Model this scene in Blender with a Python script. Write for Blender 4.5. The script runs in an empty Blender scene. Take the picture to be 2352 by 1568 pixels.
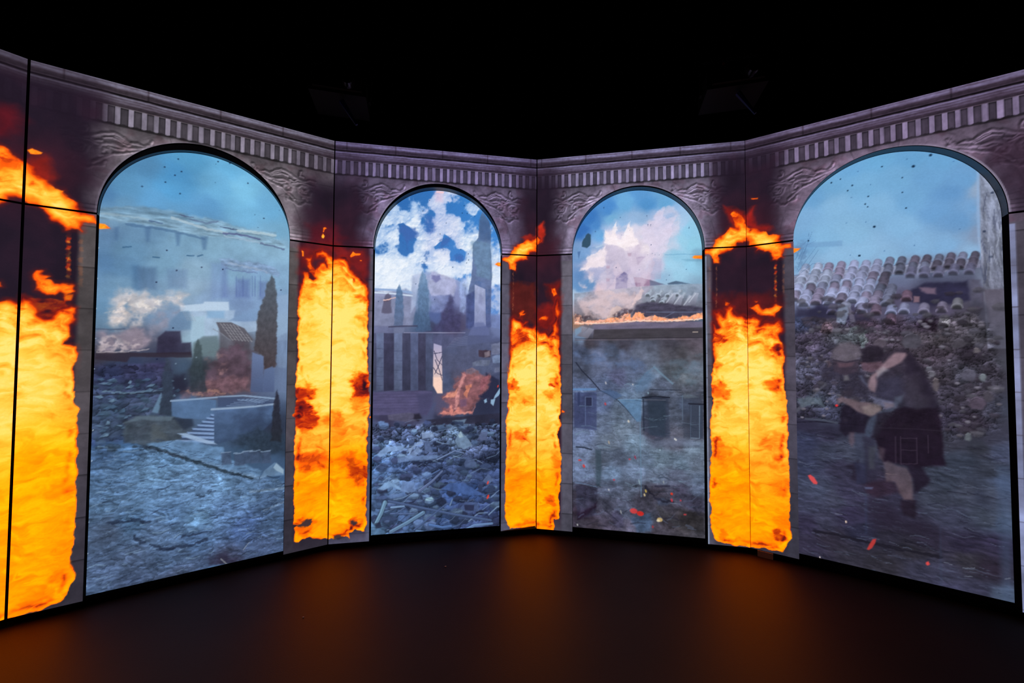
import bpy, math, numpy as np
from mathutils import Vector, Matrix

# ------------------------------------------------------------------ camera, world, exposure
S = bpy.context.scene
COL = S.collection
F_PX, PITCH, ROLL = 907.953, 0.03043976, 0.00386560
H_CAM, ZF = 1.6, 0.05                    # eye height above the panels' lower edge; panels stand 5 cm off the floor
cam_d = bpy.data.cameras.new('camera')
cam_d.sensor_width = 36.0
cam_d.sensor_fit = 'HORIZONTAL'
cam_d.lens = F_PX / 2352 * 36
cam_d.clip_start, cam_d.clip_end = .05, 60
cam = bpy.data.objects.new('camera', cam_d)
COL.objects.link(cam)
cam.matrix_world = (Matrix.Translation((0, 0, H_CAM + ZF)) @ Matrix.Rotation(math.pi/2 + PITCH, 4, 'X')
                    @ Matrix.Rotation(ROLL, 4, 'Z'))
S.camera = cam
w = bpy.data.worlds.new('world')
S.world = w
w.use_nodes = True
w.node_tree.nodes['Background'].inputs[0].default_value = (0, 0, 0, 1)
w.node_tree.nodes['Background'].inputs[1].default_value = 0
S.view_settings.view_transform = 'Standard'
S.view_settings.look = 'None'
S.view_settings.exposure = 0
S.view_settings.gamma = 1
S.view_settings.use_curve_mapping = False
S.cycles.max_bounces = 4
S.cycles.diffuse_bounces = 2

# ------------------------------------------------------------------ the ring of wall bays (plan, metres)
C = np.array([[-4.16543, 1.05029], [-3.02546, 2.41787], [-1.53316, 3.35573], [0.228219, 3.671043],
              [1.983795, 3.325276], [3.462916, 2.334381]])
H, HS = 3.42455, 2.515906                # top of wall, spring line
TM = 0.183                               # window margin as a share of the bay
RES = 0.0052
DEPTH = {0: .10, 1: .055, 2: .10, 3: .088, 4: .10}   # recess of the arched screens
AH = {0: .585, 1: .615, 2: .608, 3: .592, 4: .585}   # rise of the arch cut in each header
CASE = {0: .034, 1: .016, 2: .030, 3: .012, 4: .012}  # thickness of the front panels
AS = {0: .585, 1: .566, 2: .585, 3: .582, 4: .585}   # rise of the arched screens
FIRE_RED = 1.2                           # flames run past the sensor's red limit

def bay(b):
    d = C[b+1] - C[b]
    L = float(np.hypot(*d))
    d = d / L
    return C[b], d, np.array([-d[1], d[0]]), L

def at(b, pts, depth=0.0):
    """picture measurements -> (u, z) metres on the surface of bay b"""
    o, d, n, L = bay(b)
    p = np.asarray(pts, float).reshape(-1, 2)
    u0, v0 = p[:, 0] - 1176, p[:, 1] - 784
    cr, sr, c, s = math.cos(ROLL), math.sin(ROLL), math.cos(PITCH), math.sin(PITCH)
    u = u0*cr + v0*sr
    v = -u0*sr + v0*cr
    X, Y, Zd = u, F_PX*c + v*s, F_PX*s - v*c
    t = ((o + n*depth) @ n) / (X*n[0] + Y*n[1])
    return np.stack([(X*t - o[0])*d[0] + (Y*t - o[1])*d[1], Zd*t + H_CAM], 1)

def zz(x0, y0, s):
    return lambda pts: [(x0 + q[0]/s, y0 + q[1]/s) + tuple(q[2:]) for q in pts]

# ------------------------------------------------------------------ noise
_r = np.random.RandomState(7)
_P = _r.permutation(1024)
_A = _r.rand(1024) * 2*np.pi
_G = np.stack([np.cos(_A), np.sin(_A)], 1)
_R1, _R2, _R3 = _r.rand(1024), _r.rand(1024), _r.rand(1024)

def _h(i, j, s):
    return _P[(_P[(i + s*131) & 1023] + j*17 + s) & 1023]

def perlin(x, y, s=0):
    x = x + 31.7*s
    i, j = np.floor(x).astype(np.int64), np.floor(y).astype(np.int64)
    fx, fy = x - i, y - j
    a, b = fx*fx*fx*(fx*(fx*6-15)+10), fy*fy*fy*(fy*(fy*6-15)+10)
    def g(di, dj):
        v = _G[_h(i+di, j+dj, s)]
        return v[..., 0]*(fx-di) + v[..., 1]*(fy-dj)
    x0 = g(0, 0)*(1-a) + g(1, 0)*a
    x1 = g(0, 1)*(1-a) + g(1, 1)*a
    return (x0*(1-b) + x1*b) * 1.5

def fbm(x, y, o=4, s=0, g=.55):
    t, a, n = 0, 1, 0
    for k in range(o):
        t = t + a*perlin(x*2**k, y*2**k, s+k)
        n += a
        a *= g
    return t / n * 1.5

def ridge(x, y, o=4, s=0):
    t, a, n = 0, 1, 0
    for k in range(o):
        t = t + a*(1-2*np.abs(perlin(x*2**k, y*2**k, s+k)))
        n += a
        a *= .55
    return t / n

def voronoi(x, y, s=0):
    i, j = np.floor(x).astype(np.int64), np.floor(y).astype(np.int64)
    f1 = np.full(x.shape, 9.); f2 = f1.copy(); rid = f1.copy(); rx = f1.copy(); ry = f1.copy()
    for di in (-1, 0, 1):
        for dj in (-1, 0, 1):
            h = _h(i+di, j+dj, s)
            px, py = i+di+.1+.8*_R1[h], j+dj+.1+.8*_R2[h]
            dx, dy = x-px, y-py
            d = dx*dx+dy*dy
            m = d < f1
            f2 = np.where(m, f1, np.minimum(f2, d))
            f1 = np.where(m, d, f1)
            rid = np.where(m, _R3[h], rid); rx = np.where(m, dx, rx); ry = np.where(m, dy, ry)
    return np.sqrt(f1), np.sqrt(f2), rid, rx, ry

def ss(a, b, x):
    t = np.clip((x-a)/(b-a), 0, 1)
    return t*t*(3-2*t)

def sdf(poly, x, y):
    """signed distance, positive inside"""
    p = np.asarray(poly, float)
    d = np.full(x.shape, 1e9); ins = np.zeros(x.shape, bool)
    n = len(p)
    for k in range(n):
        ax, ay = p[k]; bx, by = p[(k+1) % n]
        ex, ey = bx-ax, by-ay
        t = np.clip(((x-ax)*ex+(y-ay)*ey)/max(ex*ex+ey*ey, 1e-12), 0, 1)
        d = np.minimum(d, (x-ax-t*ex)**2+(y-ay-t*ey)**2)
        if ay != by:
            c = ((ay > y) != (by > y)) & (x < ex*(y-ay)/(by-ay)+ax)
            ins ^= c
    d = np.sqrt(d)
    return np.where(ins, d, -d)

def col3(c):
    return np.array(c, float)/255.

# ------------------------------------------------------------------ a moving-picture surface
class Pic:
    def __init__(s, b, depth, u0, u1, z0, z1, arch=None, inside=False, res=RES):
        s.b, s.depth, s.L = b, depth, bay(b)[3]
        nu, nz = max(2, int(round((u1-u0)/res))+1), max(2, int(round((z1-z0)/res))+1)
        s.U, s.Z = np.meshgrid(np.linspace(u0, u1, nu), np.linspace(z0, z1, nz))
        s.keep = np.ones((nz-1, nu-1), bool)
        if arch:
            cu, cz, ru, rz = arch
            fu = (s.U[1:, 1:]+s.U[:-1, :-1])/2; fz = (s.Z[1:, 1:]+s.Z[:-1, :-1])/2
            e = np.where(fz > cz, np.hypot((fu-cu)/ru, (fz-cz)/rz), np.abs(fu-cu)/ru)
            s.keep = (e < 1) if inside else (e > 1)
            kp = np.zeros((nz, nu), bool); dr = kp.copy()
            for a, bb in ((0, 0), (0, 1), (1, 0), (1, 1)):
                kp[a:nz-1+a, bb:nu-1+bb] |= s.keep
                dr[a:nz-1+a, bb:nu-1+bb] |= ~s.keep
            m = kp & dr & (s.Z > cz-1e-6)
            r = np.hypot((s.U-cu)/ru, (s.Z-cz)/rz)
            if inside:
                m = m | (kp & (s.Z > cz-1e-6) & (r > 1))
            s.U = np.where(m, cu+(s.U-cu)/np.maximum(r, .1), s.U)
            s.Z = np.where(m, cz+(s.Z-cz)/np.maximum(r, .1), s.Z)
        s.rgb = np.zeros(s.U.shape+(3,))
        s.tag = np.zeros(s.U.shape, np.int16)
        s.gain = np.ones(s.U.shape)
        s.k = 0

    def pt(s, pts):
        return at(s.b, pts, s.depth)

    def box(s, p, pad):
        u, z = s.U[0], s.Z[:, 0]
        i0, i1 = np.searchsorted(u, p[:, 0].min()-pad)-2, np.searchsorted(u, p[:, 0].max()+pad)+2
        j0, j1 = np.searchsorted(z, p[:, 1].min()-pad)-2, np.searchsorted(z, p[:, 1].max()+pad)+2
        i0, j0 = max(i0, 0), max(j0, 0)
        return slice(j0, max(j1, j0)), slice(i0, max(i1, i0))

    def blend(s, sl, a, c, tag=None):
        a = a[..., None]
        s.rgb[sl] = s.rgb[sl]*(1-a) + c*a
        if tag is not None:
            s.tag[sl] = np.where(a[..., 0] > .5, tag, s.tag[sl])

    def field(s, ctrl, warp=.03, power=1.7, e=.03):
        p = s.pt([(c[0], c[1]) for c in ctrl]); cc = np.array([c[2] for c in ctrl], float)/255
        wu = s.U + warp*fbm(s.U*7, s.Z*7, 3, 11); wz = s.Z + warp*fbm(s.U*7, s.Z*7, 3, 23)
        acc = np.zeros(s.rgb.shape); ww = np.zeros(s.U.shape)
        for (pu, pz), c in zip(p, cc):
            k = 1/((wu-pu)**2+(wz-pz)**2+e*e)**power
            acc += k[..., None]*c; ww += k
        s.rgb[:] = acc/ww[..., None]

    def poly(s, pts, c, a=1., soft=.006, warp=0., wf=14., tag=None, tex=0., tf=(30, 30), amod=None, uz=False, c2=None, relief=0):
        s.k += 1
        p = np.asarray(pts, float) if uz else s.pt(pts)
        sl = s.box(p, soft+abs(warp)*1.5)
        U, Z = s.U[sl], s.Z[sl]
        if U.size == 0:
            return
        x, y = U, Z
        if warp:
            x = U + warp*fbm(U*wf, Z*wf, 3, s.k % 90)
            y = Z + warp*fbm(U*wf, Z*wf, 3, (s.k+40) % 90)
        al = a*ss(-soft, soft, sdf(p, x, y))
        cc = np.broadcast_to(col3(c), U.shape+(3,)).copy()
        if c2 is not None:                       # colour runs from c (top) to c2 (bottom)
            t = np.clip((p[:, 1].max()-Z)/max(np.ptp(p[:, 1]), 1e-6), 0, 1)[..., None]
            cc = cc*(1-t)+col3(c2)*t
        if tex:
            cc *= (1+tex*fbm(U*tf[0], Z*tf[1], 4, (s.k+7) % 90))[..., None]
        if amod:
            f, lo, hi = amod
            al = al*ss(lo, hi, fbm(U*f[0], Z*f[1], 4, (s.k+3) % 90))
        s.blend(sl, al, np.clip(cc, 0, 1), tag)

    def line(s, pts, w, c, a=1., soft=None, uz=False, tag=None, w2=None, warp=0.):
        s.k += 1
        p = np.asarray(pts, float) if uz else s.pt(pts)
        w2 = w if w2 is None else w2
        soft = soft or max(.4*w, .003)
        sl = s.box(p, w+w2+soft)
        U, Z = s.U[sl], s.Z[sl]
        if U.size == 0:
            return
        if warp:
            U = U + warp*fbm(U*25, Z*25, 2, s.k % 90); Z = Z + warp*fbm(U*25+9, Z*25, 2, s.k % 90)
        m = np.zeros(U.shape); n = len(p)-1
        for k in range(n):
            (ax, ay), (bx, by) = p[k], p[k+1]
            ex, ey = bx-ax, by-ay
            t = np.clip(((U-ax)*ex+(Z-ay)*ey)/max(ex*ex+ey*ey, 1e-12), 0, 1)
            d = np.hypot(U-ax-t*ex, Z-ay-t*ey)
            ww = (w+(w2-w)*(k+t)/n)/2
            m = np.maximum(m, 1-ss(ww-soft/2, ww+soft/2, d))
        s.blend(sl, a*m, col3(c), tag)

    def dots(s, pts, r, c, a=.9, ax=1.0):
        for q in pts:
            p = s.pt([q[:2]])
            rr = (q[2] if len(q) > 2 else 1)*r
            sl = s.box(p, rr*3)
            d = np.hypot((s.U[sl]-p[0, 0])/ax, s.Z[sl]-p[0, 1])
            s.blend(sl, a*(1-ss(rr*.4, rr*1.3, d)), col3(c))

    def tex(s, amt, f, o=4, seed=1, mask=None, tint=(1, 1, 1), shift=0.):
        n = (fbm(s.U*f[0], s.Z*f[1], o, seed)+shift)*amt
        if mask is not None:
            n = n*mask
        s.rgb *= (1+n[..., None]*np.array(tint))

    def mask(s, pts, soft=.03, warp=.02, uz=False):
        p = np.asarray(pts, float) if uz else s.pt(pts)
        x = s.U+warp*fbm(s.U*12, s.Z*12, 3, 61); y = s.Z+warp*fbm(s.U*12, s.Z*12, 3, 62)
        return ss(-soft, soft, sdf(p, x, y))

    def stones(s, m, size, amt=.5, aspect=1.5, seed=3, warp=.35, tilt=0., edge=.6, light=(-.5, .8)):
        """a heap of broken stones shown in the picture: lit tops, dark gaps"""
        x, y = s.U/(size*aspect), s.Z/size
        y = y + tilt*s.U/size
        x = x + warp*fbm(s.U/size*.6, s.Z/size*.6, 3, seed+5); y = y + warp*fbm(s.U/size*.6+7, s.Z/size*.6, 3, seed+8)
        f1, f2, r, dx, dy = voronoi(x, y, seed)
        n = (r-.5)*1.1 + (dx*light[0]+dy*light[1])*1.1 - edge*(1-ss(.0, .22, f2-f1))
        s.rgb *= np.clip(1+(amt*m*n), .15, 2.2)[..., None]

    def emboss(s, hgt, k, m=1.):
        gz, gu = np.gradient(hgt)
        sh = np.clip((gu*(-.5)-gz*.85)*-k, -.65, .8)
        s.rgb *= (1+sh*m)[..., None]

    # -------------------------------------------------------------- flames shown on the panels
    def flame(s, pts, heat, base=.72, edge=.030, tag=None, warp=.012, lowsat=None, fs=(5.5, 17), amt=.22, a=1., hol=1., top=None, loose=1.):
        s.k += 1
        p = s.pt(pts)
        sl = s.box(p, .05)
        U, Z = s.U[sl], s.Z[sl]
        if U.size == 0:
            return
        x = U + warp*fbm(U*15, Z*15, 3, 71, .5); y = Z + warp*1.1*fbm(U*15, Z*15, 3, 72, .5)
        sd = sdf(p, x, y)
        hp = s.pt([h[:2] for h in heat]) if heat else []
        acc = np.full(U.shape, base*1.5); ww = np.full(U.shape, 1.5)
        wu = U + .060*fbm(U*7, Z*13, 4, 77, .6); wz = Z + .042*fbm(U*7, Z*13, 4, 78, .6)
        for (pu, pz), h in zip(hp, heat):
            rad = (h[3] if len(h) > 3 else .09)
            k = 46*np.exp(-(((wu-pu)/rad)**2+((wz-pz)/rad)**2)**1.25)
            acc += k*h[2]; ww += k
        t = acc/ww
        q = fbm(U*4, Z*4, 3, 79)
        n1 = fbm(U*fs[0]+1.1*q, Z*fs[1]+1.6*q, 4, 73, .5)
        n2 = 1-np.abs(fbm(U*fs[0]*1.3+1.2*n1, Z*fs[1]*1.1-.8*n1, 3, 74))*2.2
        n3 = fbm(U*4.5+.5*n1, Z*7+.5*n1, 3, 76)
        t = t + amt*(.62*n1+.75*n3) + amt*.20*(n2-.45)
        t = t - .30*ss(.55, .95, n3)*ss(.05, .5, n1)*(hol if lowsat else 0)
        if top is None:
            tp = np.full(Z.shape, loose)
        else:
            z1, z0 = at(s.b, [(1176, top[0]), (1176, top[1])], s.depth)[:, 1]
            tp = ss(z0, z1, Z+.05*n3)
        t = t + tp*(.26*n1+.22*fbm(U*16+.8*n1, Z*13+n3, 4, 69)-.10)
        if top is not None:
            m_ = np.exp(-((sd-.036-.012*n3)/.014)**2)*ss(-.1, .45, fbm(U*5, Z*8, 3, 68))
            t = t - .30*m_*(1-tp)
        edge = edge*(1+1.9*tp)
        e0 = .50+.20*fbm(U*10, Z*8, 2, 70)-.34*tp
        s.blend(sl, a*.66*ss(-.030, .004, sd)*tp, col3((150, 30, 22)))
        t = np.minimum(t, e0+.40*np.clip(sd/edge, 0, 1)+.7*np.clip((sd-edge)/(edge*1.5), 0, 1)+.08*n1)
        st = np.array([0, .15, .3, .45, .6, .75, .9, 1.05])
        cs = np.array([(44, 20, 32), (105, 24, 26), (190, 45, 18), (240, 92, 16), (255, 140, 26), (255, 182, 48), (255, 212, 76), (255, 232, 118)])/255
        if lowsat:                                # towards the foot of the fire the picture turns to plain saturated orange
            y0, y1 = at(s.b, [(1176, lowsat[0]), (1176, lowsat[1])], s.depth)[:, 1]
            g = ss(y1, y0, Z)
        else:
            g = np.ones(Z.shape)
        cc = np.stack([np.interp(t, st, cs[:, k]) for k in range(3)], -1)
        lo = np.array([(44, 20, 32), (100, 24, 22), (185, 50, 12), (238, 100, 8), (255, 135, 4), (255, 160, 4), (255, 186, 4), (255, 208, 14)])/255
        c2 = np.stack([np.interp(t, st, lo[:, k]) for k in range(3)], -1)
        cc = cc*g[..., None]+c2*(1-g[..., None])
        al = a*ss(-.003-.006*tp, .004+.005*tp, sd)
        s.blend(sl, al, cc, tag)
        s.gain[sl] = np.maximum(s.gain[sl], 1+.0*al)

    # -------------------------------------------------------------- meshes
    def meshes(s, parent, names, mat, y=0.0):
        nz, nu = s.U.shape
        lin = np.clip(s.rgb, 0, 1)
        lin = np.where(lin < .04045, lin/12.92, ((lin+.055)/1.055)**2.4)
        hot = ss(.90, 1.0, s.rgb[..., 0])*ss(.75, .45, s.rgb[..., 2])
        lin[..., 0] *= 1+FIRE_RED*hot
        co = np.stack([s.U, np.full(s.U.shape, y), s.Z+ZF], -1).reshape(-1, 3)
        rgba = np.concatenate([lin.reshape(-1, 3), np.ones((nz*nu, 1))], 1)
        idx = np.arange(nz*nu).reshape(nz, nu)
        quad = np.stack([idx[:-1, :-1], idx[:-1, 1:], idx[1:, 1:], idx[1:, :-1]], -1)
        ft = s.tag[:-1, :-1].copy()
        # one mesh per connected piece; specks join what surrounds them
        H_, W_ = ft.shape
        lab = -np.ones(H_*W_, np.int32); f = ft.ravel(); kp = s.keep.ravel()
        comps = []
        for rnd in (0, 1):
            lab[:] = -1; comps = []
            for i0 in range(H_*W_):
                if lab[i0] >= 0 or not kp[i0]:
                    continue
                t0 = f[i0]; k = len(comps); st = [i0]; lab[i0] = k; mem = []; nb = {}
                while st:
                    i = st.pop(); mem.append(i); x = i % W_
                    for j in ((i-1) if x else -1, (i+1) if x < W_-1 else -1, i-W_, i+W_):
                        if 0 <= j < H_*W_ and kp[j]:
                            if f[j] == t0:
                                if lab[j] < 0:
                                    lab[j] = k; st.append(j)
                            else:
                                nb[f[j]] = nb.get(f[j], 0)+1
                comps.append((t0, mem, nb))
            if rnd:
                break
            for t0, mem, nb in sorted(comps, key=lambda q: len(q[1])):
                if len(mem) < 420 and nb:
                    f[mem] = max(nb, key=nb.get)
        quad2 = quad.reshape(-1, 4)
        out = {}
        for n_, (t, mem, nb) in enumerate(comps):
            if len(mem) < 6:
                continue
            nm = names.get(int(t), 'picture')
            q = quad2[np.sort(np.array(mem))]
            used, inv = np.unique(q, return_inverse=True)
            me = bpy.data.meshes.new(nm)
            me.vertices.add(len(used)); me.vertices.foreach_set('co', co[used].astype(np.float32).ravel())
            me.loops.add(q.size); me.loops.foreach_set('vertex_index', inv.ravel().astype(np.int32))
            me.polygons.add(len(q)); me.polygons.foreach_set('loop_start', np.arange(0, q.size, 4, dtype=np.int32))
            me.update(calc_edges=True)
            at_ = me.color_attributes.new('picture', 'FLOAT_COLOR', 'POINT')
            at_.data.foreach_set('color', rgba[used].astype(np.float32).ravel())
            me.materials.append(mat)
            o = bpy.data.objects.new(nm, me); COL.objects.link(o); o.parent = parent
            out[n_] = o
        return out

# ------------------------------------------------------------------ materials
def mat_basic(name, col, rough=.6, spec=.3, metal=0., emis=None, es=0.):
    m = bpy.data.materials.new(name); m.use_nodes = True
    p = m.node_tree.nodes['Principled BSDF']
    p.inputs['Base Color'].default_value = (*col, 1); p.inputs['Roughness'].default_value = rough
    p.inputs['Specular IOR Level'].default_value = spec; p.inputs['Metallic'].default_value = metal
    if emis:
        p.inputs['Emission Color'].default_value = (*emis, 1); p.inputs['Emission Strength'].default_value = es
    return m

def mat_picture():
    m = bpy.data.materials.new('lit_picture'); m.use_nodes = True
    nt = m.node_tree; nt.nodes.clear()
    out = nt.nodes.new('ShaderNodeOutputMaterial'); em = nt.nodes.new('ShaderNodeEmission')
    at_ = nt.nodes.new('ShaderNodeAttribute'); at_.attribute_name = 'picture'
    tc = nt.nodes.new('ShaderNodeTexCoord')
    no = nt.nodes.new('ShaderNodeTexNoise'); no.inputs['Scale'].default_value = 95; no.inputs['Detail'].default_value = 3
    mr = nt.nodes.new('ShaderNodeMapRange'); mr.inputs[1].default_value = .3; mr.inputs[2].default_value = .7
    mr.inputs[3].default_value = .96; mr.inputs[4].default_value = 1.04
    mx = nt.nodes.new('ShaderNodeVectorMath'); mx.operation = 'SCALE'
    nt.links.new(tc.outputs['Object'], no.inputs['Vector']); nt.links.new(no.outputs['Fac'], mr.inputs[0])
    nt.links.new(at_.outputs['Color'], mx.inputs[0]); nt.links.new(mr.outputs[0], mx.inputs['Scale'])
    nt.links.new(mx.outputs[0], em.inputs['Color']); em.inputs['Strength'].default_value = 1
    nt.links.new(em.outputs[0], out.inputs['Surface'])
    m.cycles.emission_sampling = 'NONE'
    return m

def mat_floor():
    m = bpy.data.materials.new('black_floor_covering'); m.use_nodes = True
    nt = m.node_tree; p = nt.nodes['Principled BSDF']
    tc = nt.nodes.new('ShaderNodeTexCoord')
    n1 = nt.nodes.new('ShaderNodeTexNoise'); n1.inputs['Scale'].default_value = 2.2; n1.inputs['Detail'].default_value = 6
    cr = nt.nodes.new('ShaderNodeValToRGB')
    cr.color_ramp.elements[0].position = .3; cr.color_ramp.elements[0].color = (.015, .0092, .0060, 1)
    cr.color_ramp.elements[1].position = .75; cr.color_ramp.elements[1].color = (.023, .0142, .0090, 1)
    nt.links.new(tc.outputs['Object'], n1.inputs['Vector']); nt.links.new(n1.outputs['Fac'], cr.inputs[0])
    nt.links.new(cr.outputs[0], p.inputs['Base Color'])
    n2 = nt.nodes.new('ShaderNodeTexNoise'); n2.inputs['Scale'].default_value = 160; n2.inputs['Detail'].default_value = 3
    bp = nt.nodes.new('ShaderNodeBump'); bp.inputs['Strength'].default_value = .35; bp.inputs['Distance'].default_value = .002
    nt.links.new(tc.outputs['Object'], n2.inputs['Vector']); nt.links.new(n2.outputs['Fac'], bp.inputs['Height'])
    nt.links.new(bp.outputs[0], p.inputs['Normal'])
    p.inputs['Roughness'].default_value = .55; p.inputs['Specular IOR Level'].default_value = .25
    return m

PIC = mat_picture()
BLACK = mat_basic('black_painted_metal', (.005, .005, .006), .85, .0)
LINER = mat_basic('satin_reveal', (.07, .11, .135), .5, .3)
ROOM = mat_basic('black_room_paint', (.002, .002, .002), .9, .0)
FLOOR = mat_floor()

# ------------------------------------------------------------------ small mesh helpers
def mesh_obj(name, verts, faces, mat, parent=None):
    me = bpy.data.meshes.new(name); me.from_pydata([tuple(v) for v in verts], [], [tuple(f) for f in faces]); me.update()
    for m in (mat if isinstance(mat, (list, tuple)) else [mat]):
        me.materials.append(m)
    o = bpy.data.objects.new(name, me); COL.objects.link(o)
    if parent:
        o.parent = parent
    return o

def boxes(lst):
    V, F = [], []
    for x0, x1, y0, y1, z0, z1 in lst:
        k = len(V)
        V += [(x0, y0, z0), (x1, y0, z0), (x1, y1, z0), (x0, y1, z0), (x0, y0, z1), (x1, y0, z1), (x1, y1, z1), (x0, y1, z1)]
        F += [(k, k+3, k+2, k+1), (k+4, k+5, k+6, k+7), (k, k+1, k+5, k+4), (k+1, k+2, k+6, k+5), (k+2, k+3, k+7, k+6), (k+3, k, k+4, k+7)]
    return V, F

def tube(path, r, n=10, r2=None):
    V, F = [], []
    P = [Vector(p) for p in path]
    for i, p in enumerate(P):
        t = (P[min(i+1, len(P)-1)]-P[max(i-1, 0)]).normalized()
        a = t.orthogonal().normalized(); bb = t.cross(a)
        rr = r if r2 is None else r+(r2-r)*i/(len(P)-1)
        V += [p+a*math.cos(2*math.pi*k/n)*rr+bb*math.sin(2*math.pi*k/n)*rr for k in range(n)]
    for i in range(len(P)-1):
        for k in range(n):
            F.append((i*n+k, i*n+(k+1) % n, (i+1)*n+(k+1) % n, (i+1)*n+k))
    F.append(tuple(range(n-1, -1, -1))); F.append(tuple(len(V)-n+k for k in range(n)))
    return V, F

def thing(name, label, cat, group=None, b=None):
    o = bpy.data.objects.new(name, None); COL.objects.link(o); o.empty_display_size = .2
    o['label'] = label; o['category'] = cat
    if group:
        o['group'] = group
    if b is not None:
        c, d, n, L = bay(b)
        o.location = (c[0], c[1], 0); o.rotation_euler = (0, 0, math.atan2(d[1], d[0]))
    return o

def structure(name, verts, faces, mat):
    o = mesh_obj(name, verts, faces, mat); o['kind'] = 'structure'; return o

# ------------------------------------------------------------------ room shell
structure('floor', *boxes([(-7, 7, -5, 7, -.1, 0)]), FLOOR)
structure('ceiling', *boxes([(-7, 7, -5, 7, 5.6, 5.7)]), ROOM)
structure('wall_back', *boxes([(-7, 7, 6.9, 7.0, 0, 5.6)]), ROOM)
structure('wall_front', *boxes([(-7, 7, -5, -4.9, 0, 5.6)]), ROOM)
structure('wall_left', *boxes([(-7, -6.9, -4.9, 6.9, 0, 5.6)]), ROOM)
structure('wall_right', *boxes([(6.9, 7, -4.9, 6.9, 0, 5.6)]), ROOM)

# ------------------------------------------------------------------ pictures on the front panels
ZP, ZQ, ZR, ZS = zz(0, 440, 3.408), zz(0, 900, 2.611), zz(0, 80, 3.92), zz(400, 160, 3.92)
ZC, ZD, ZT, ZU = zz(640, 500, 3.92), zz(640, 880, 3.733), zz(740, 280, 4.612), zz(1220, 280, 4.612)
ZG, ZH, ZK, ZL = zz(1130, 500, 4.357), zz(1130, 840, 3.733), zz(1600, 440, 3.733), zz(1600, 860, 3.485)
ZV, ZA, ZB = zz(1660, 130, 3.1994), zz(200, 420, 3.2667), zz(180, 860, 2.904)
ZE, ZF_, ZI, ZJ = zz(840, 400, 3.732), zz(840, 800, 3.409), zz(1300, 400, 3.732), zz(1300, 800, 3.409)
ZM, ZN, ZO = zz(1800, 320, 3.2667), zz(1800, 760, 3.92), zz(1800, 1100, 3.35)

STONE = {0: (90, 82, 90), 1: (102, 94, 102), 2: (99, 88, 114), 3: (110, 101, 122), 4: (98, 85, 104)}
STRIP = {(0, 1): .075, (1, 0): .075, (1, 1): .065, (2, 0): .03, (2, 1): .075, (3, 0): .10, (3, 1): .05, (4, 0): .07, (4, 1): .30}
# smoke by bay side: width, strength over the cornice, level under the top where it is full
SMOKE = {(0, 1): (.34, .80, .15), (1, 0): (.33, .85, .12), (1, 1): (.22, .18, .50), (2, 0): (.26, .28, .46), (2, 1): (.16, .55, .40),
         (3, 0): (.20, .72, .32), (3, 1): (.24, .80, .28), (4, 0): (.24, .72, .30), (4, 1): (.56, .0, .50)}
SCROLL = [  # acanthus scroll beside each arch: stroke widths in metres and points
    (.011, ZU([(225, 830), (270, 818), (330, 842), (400, 808), (450, 775), (510, 752), (560, 772), (600, 802), (640, 790), (690, 800), (722, 775), (735, 742)])),
    (.009, ZU([(240, 872), (300, 858), (370, 850), (430, 872), (470, 850)])),
    (.014, ZU([(430, 945), (418, 900), (445, 858), (500, 838), (560, 850), (620, 838), (680, 812), (735, 788)])),
    (.011, ZU([(432, 945), (465, 948), (492, 920), (482, 888), (455, 888), (448, 908)])),
    (.010, ZU([(400, 1015), (440, 972), (500, 920), (560, 898), (620, 868), (670, 840)])),
    (.012, ZU([(320, 932), (285, 905), (297, 880), (340, 878), (372, 900), (362, 940), (330, 972), (272, 970), (258, 932)])),
    (.008, ZU([(318, 930), (345, 905), (340, 940), (300, 940)])),
    (.012, ZU([(265, 1040), (310, 1034), (340, 1062), (372, 1066), (400, 1040), (452, 1020), (462, 988)])),
    (.008, ZU([(330, 798), (354, 790), (358, 768), (350, 748)])),
    (.007, ZU([(455, 805), (500, 790), (545, 802), (590, 822)])),
    (.007, ZU([(515, 775), (560, 792), (600, 815)])),
    (.008, ZU([(480, 870), (530, 872), (570, 862)])),
    (.008, ZU([(380, 830), (400, 850), (440, 835)])),
    (.009, ZU([(290, 1010), (300, 985), (330, 990)])),
]

def leafy():
    """stems with small curled lobes, as plan points on a bay"""
    rs = np.random.RandomState(5); out = []
    for n_, (wd, pts) in enumerate(SCROLL):
        p = at(3, pts, 0)
        out.append((wd*1.55, p, 1.0))
        if n_ in ():
            seg = np.hypot(*(p[1:]-p[:-1]).T); T = seg.sum(); c = np.concatenate([[0], np.cumsum(seg)])
            m = int(T/.036)
            for k in range(1, m):
                d = k*T/m
                i_ = min(np.searchsorted(c, d)-1, len(seg)-1)
                e = (p[i_+1]-p[i_])/seg[i_]
                q0 = p[i_]+e*(d-c[i_])
                sg = 1 if k % 2 else -1
                nrm = np.array([-e[1], e[0]])*sg
                l_ = rs.uniform(.016, .034)
                q1 = q0+nrm*l_*.6+e*l_*.3; q2 = q0+nrm*l_+e*l_*.9
                out.append((wd*.9, np.array([q0, q1, q2]), .75))
    return out
ACANTHUS = leafy()

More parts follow.
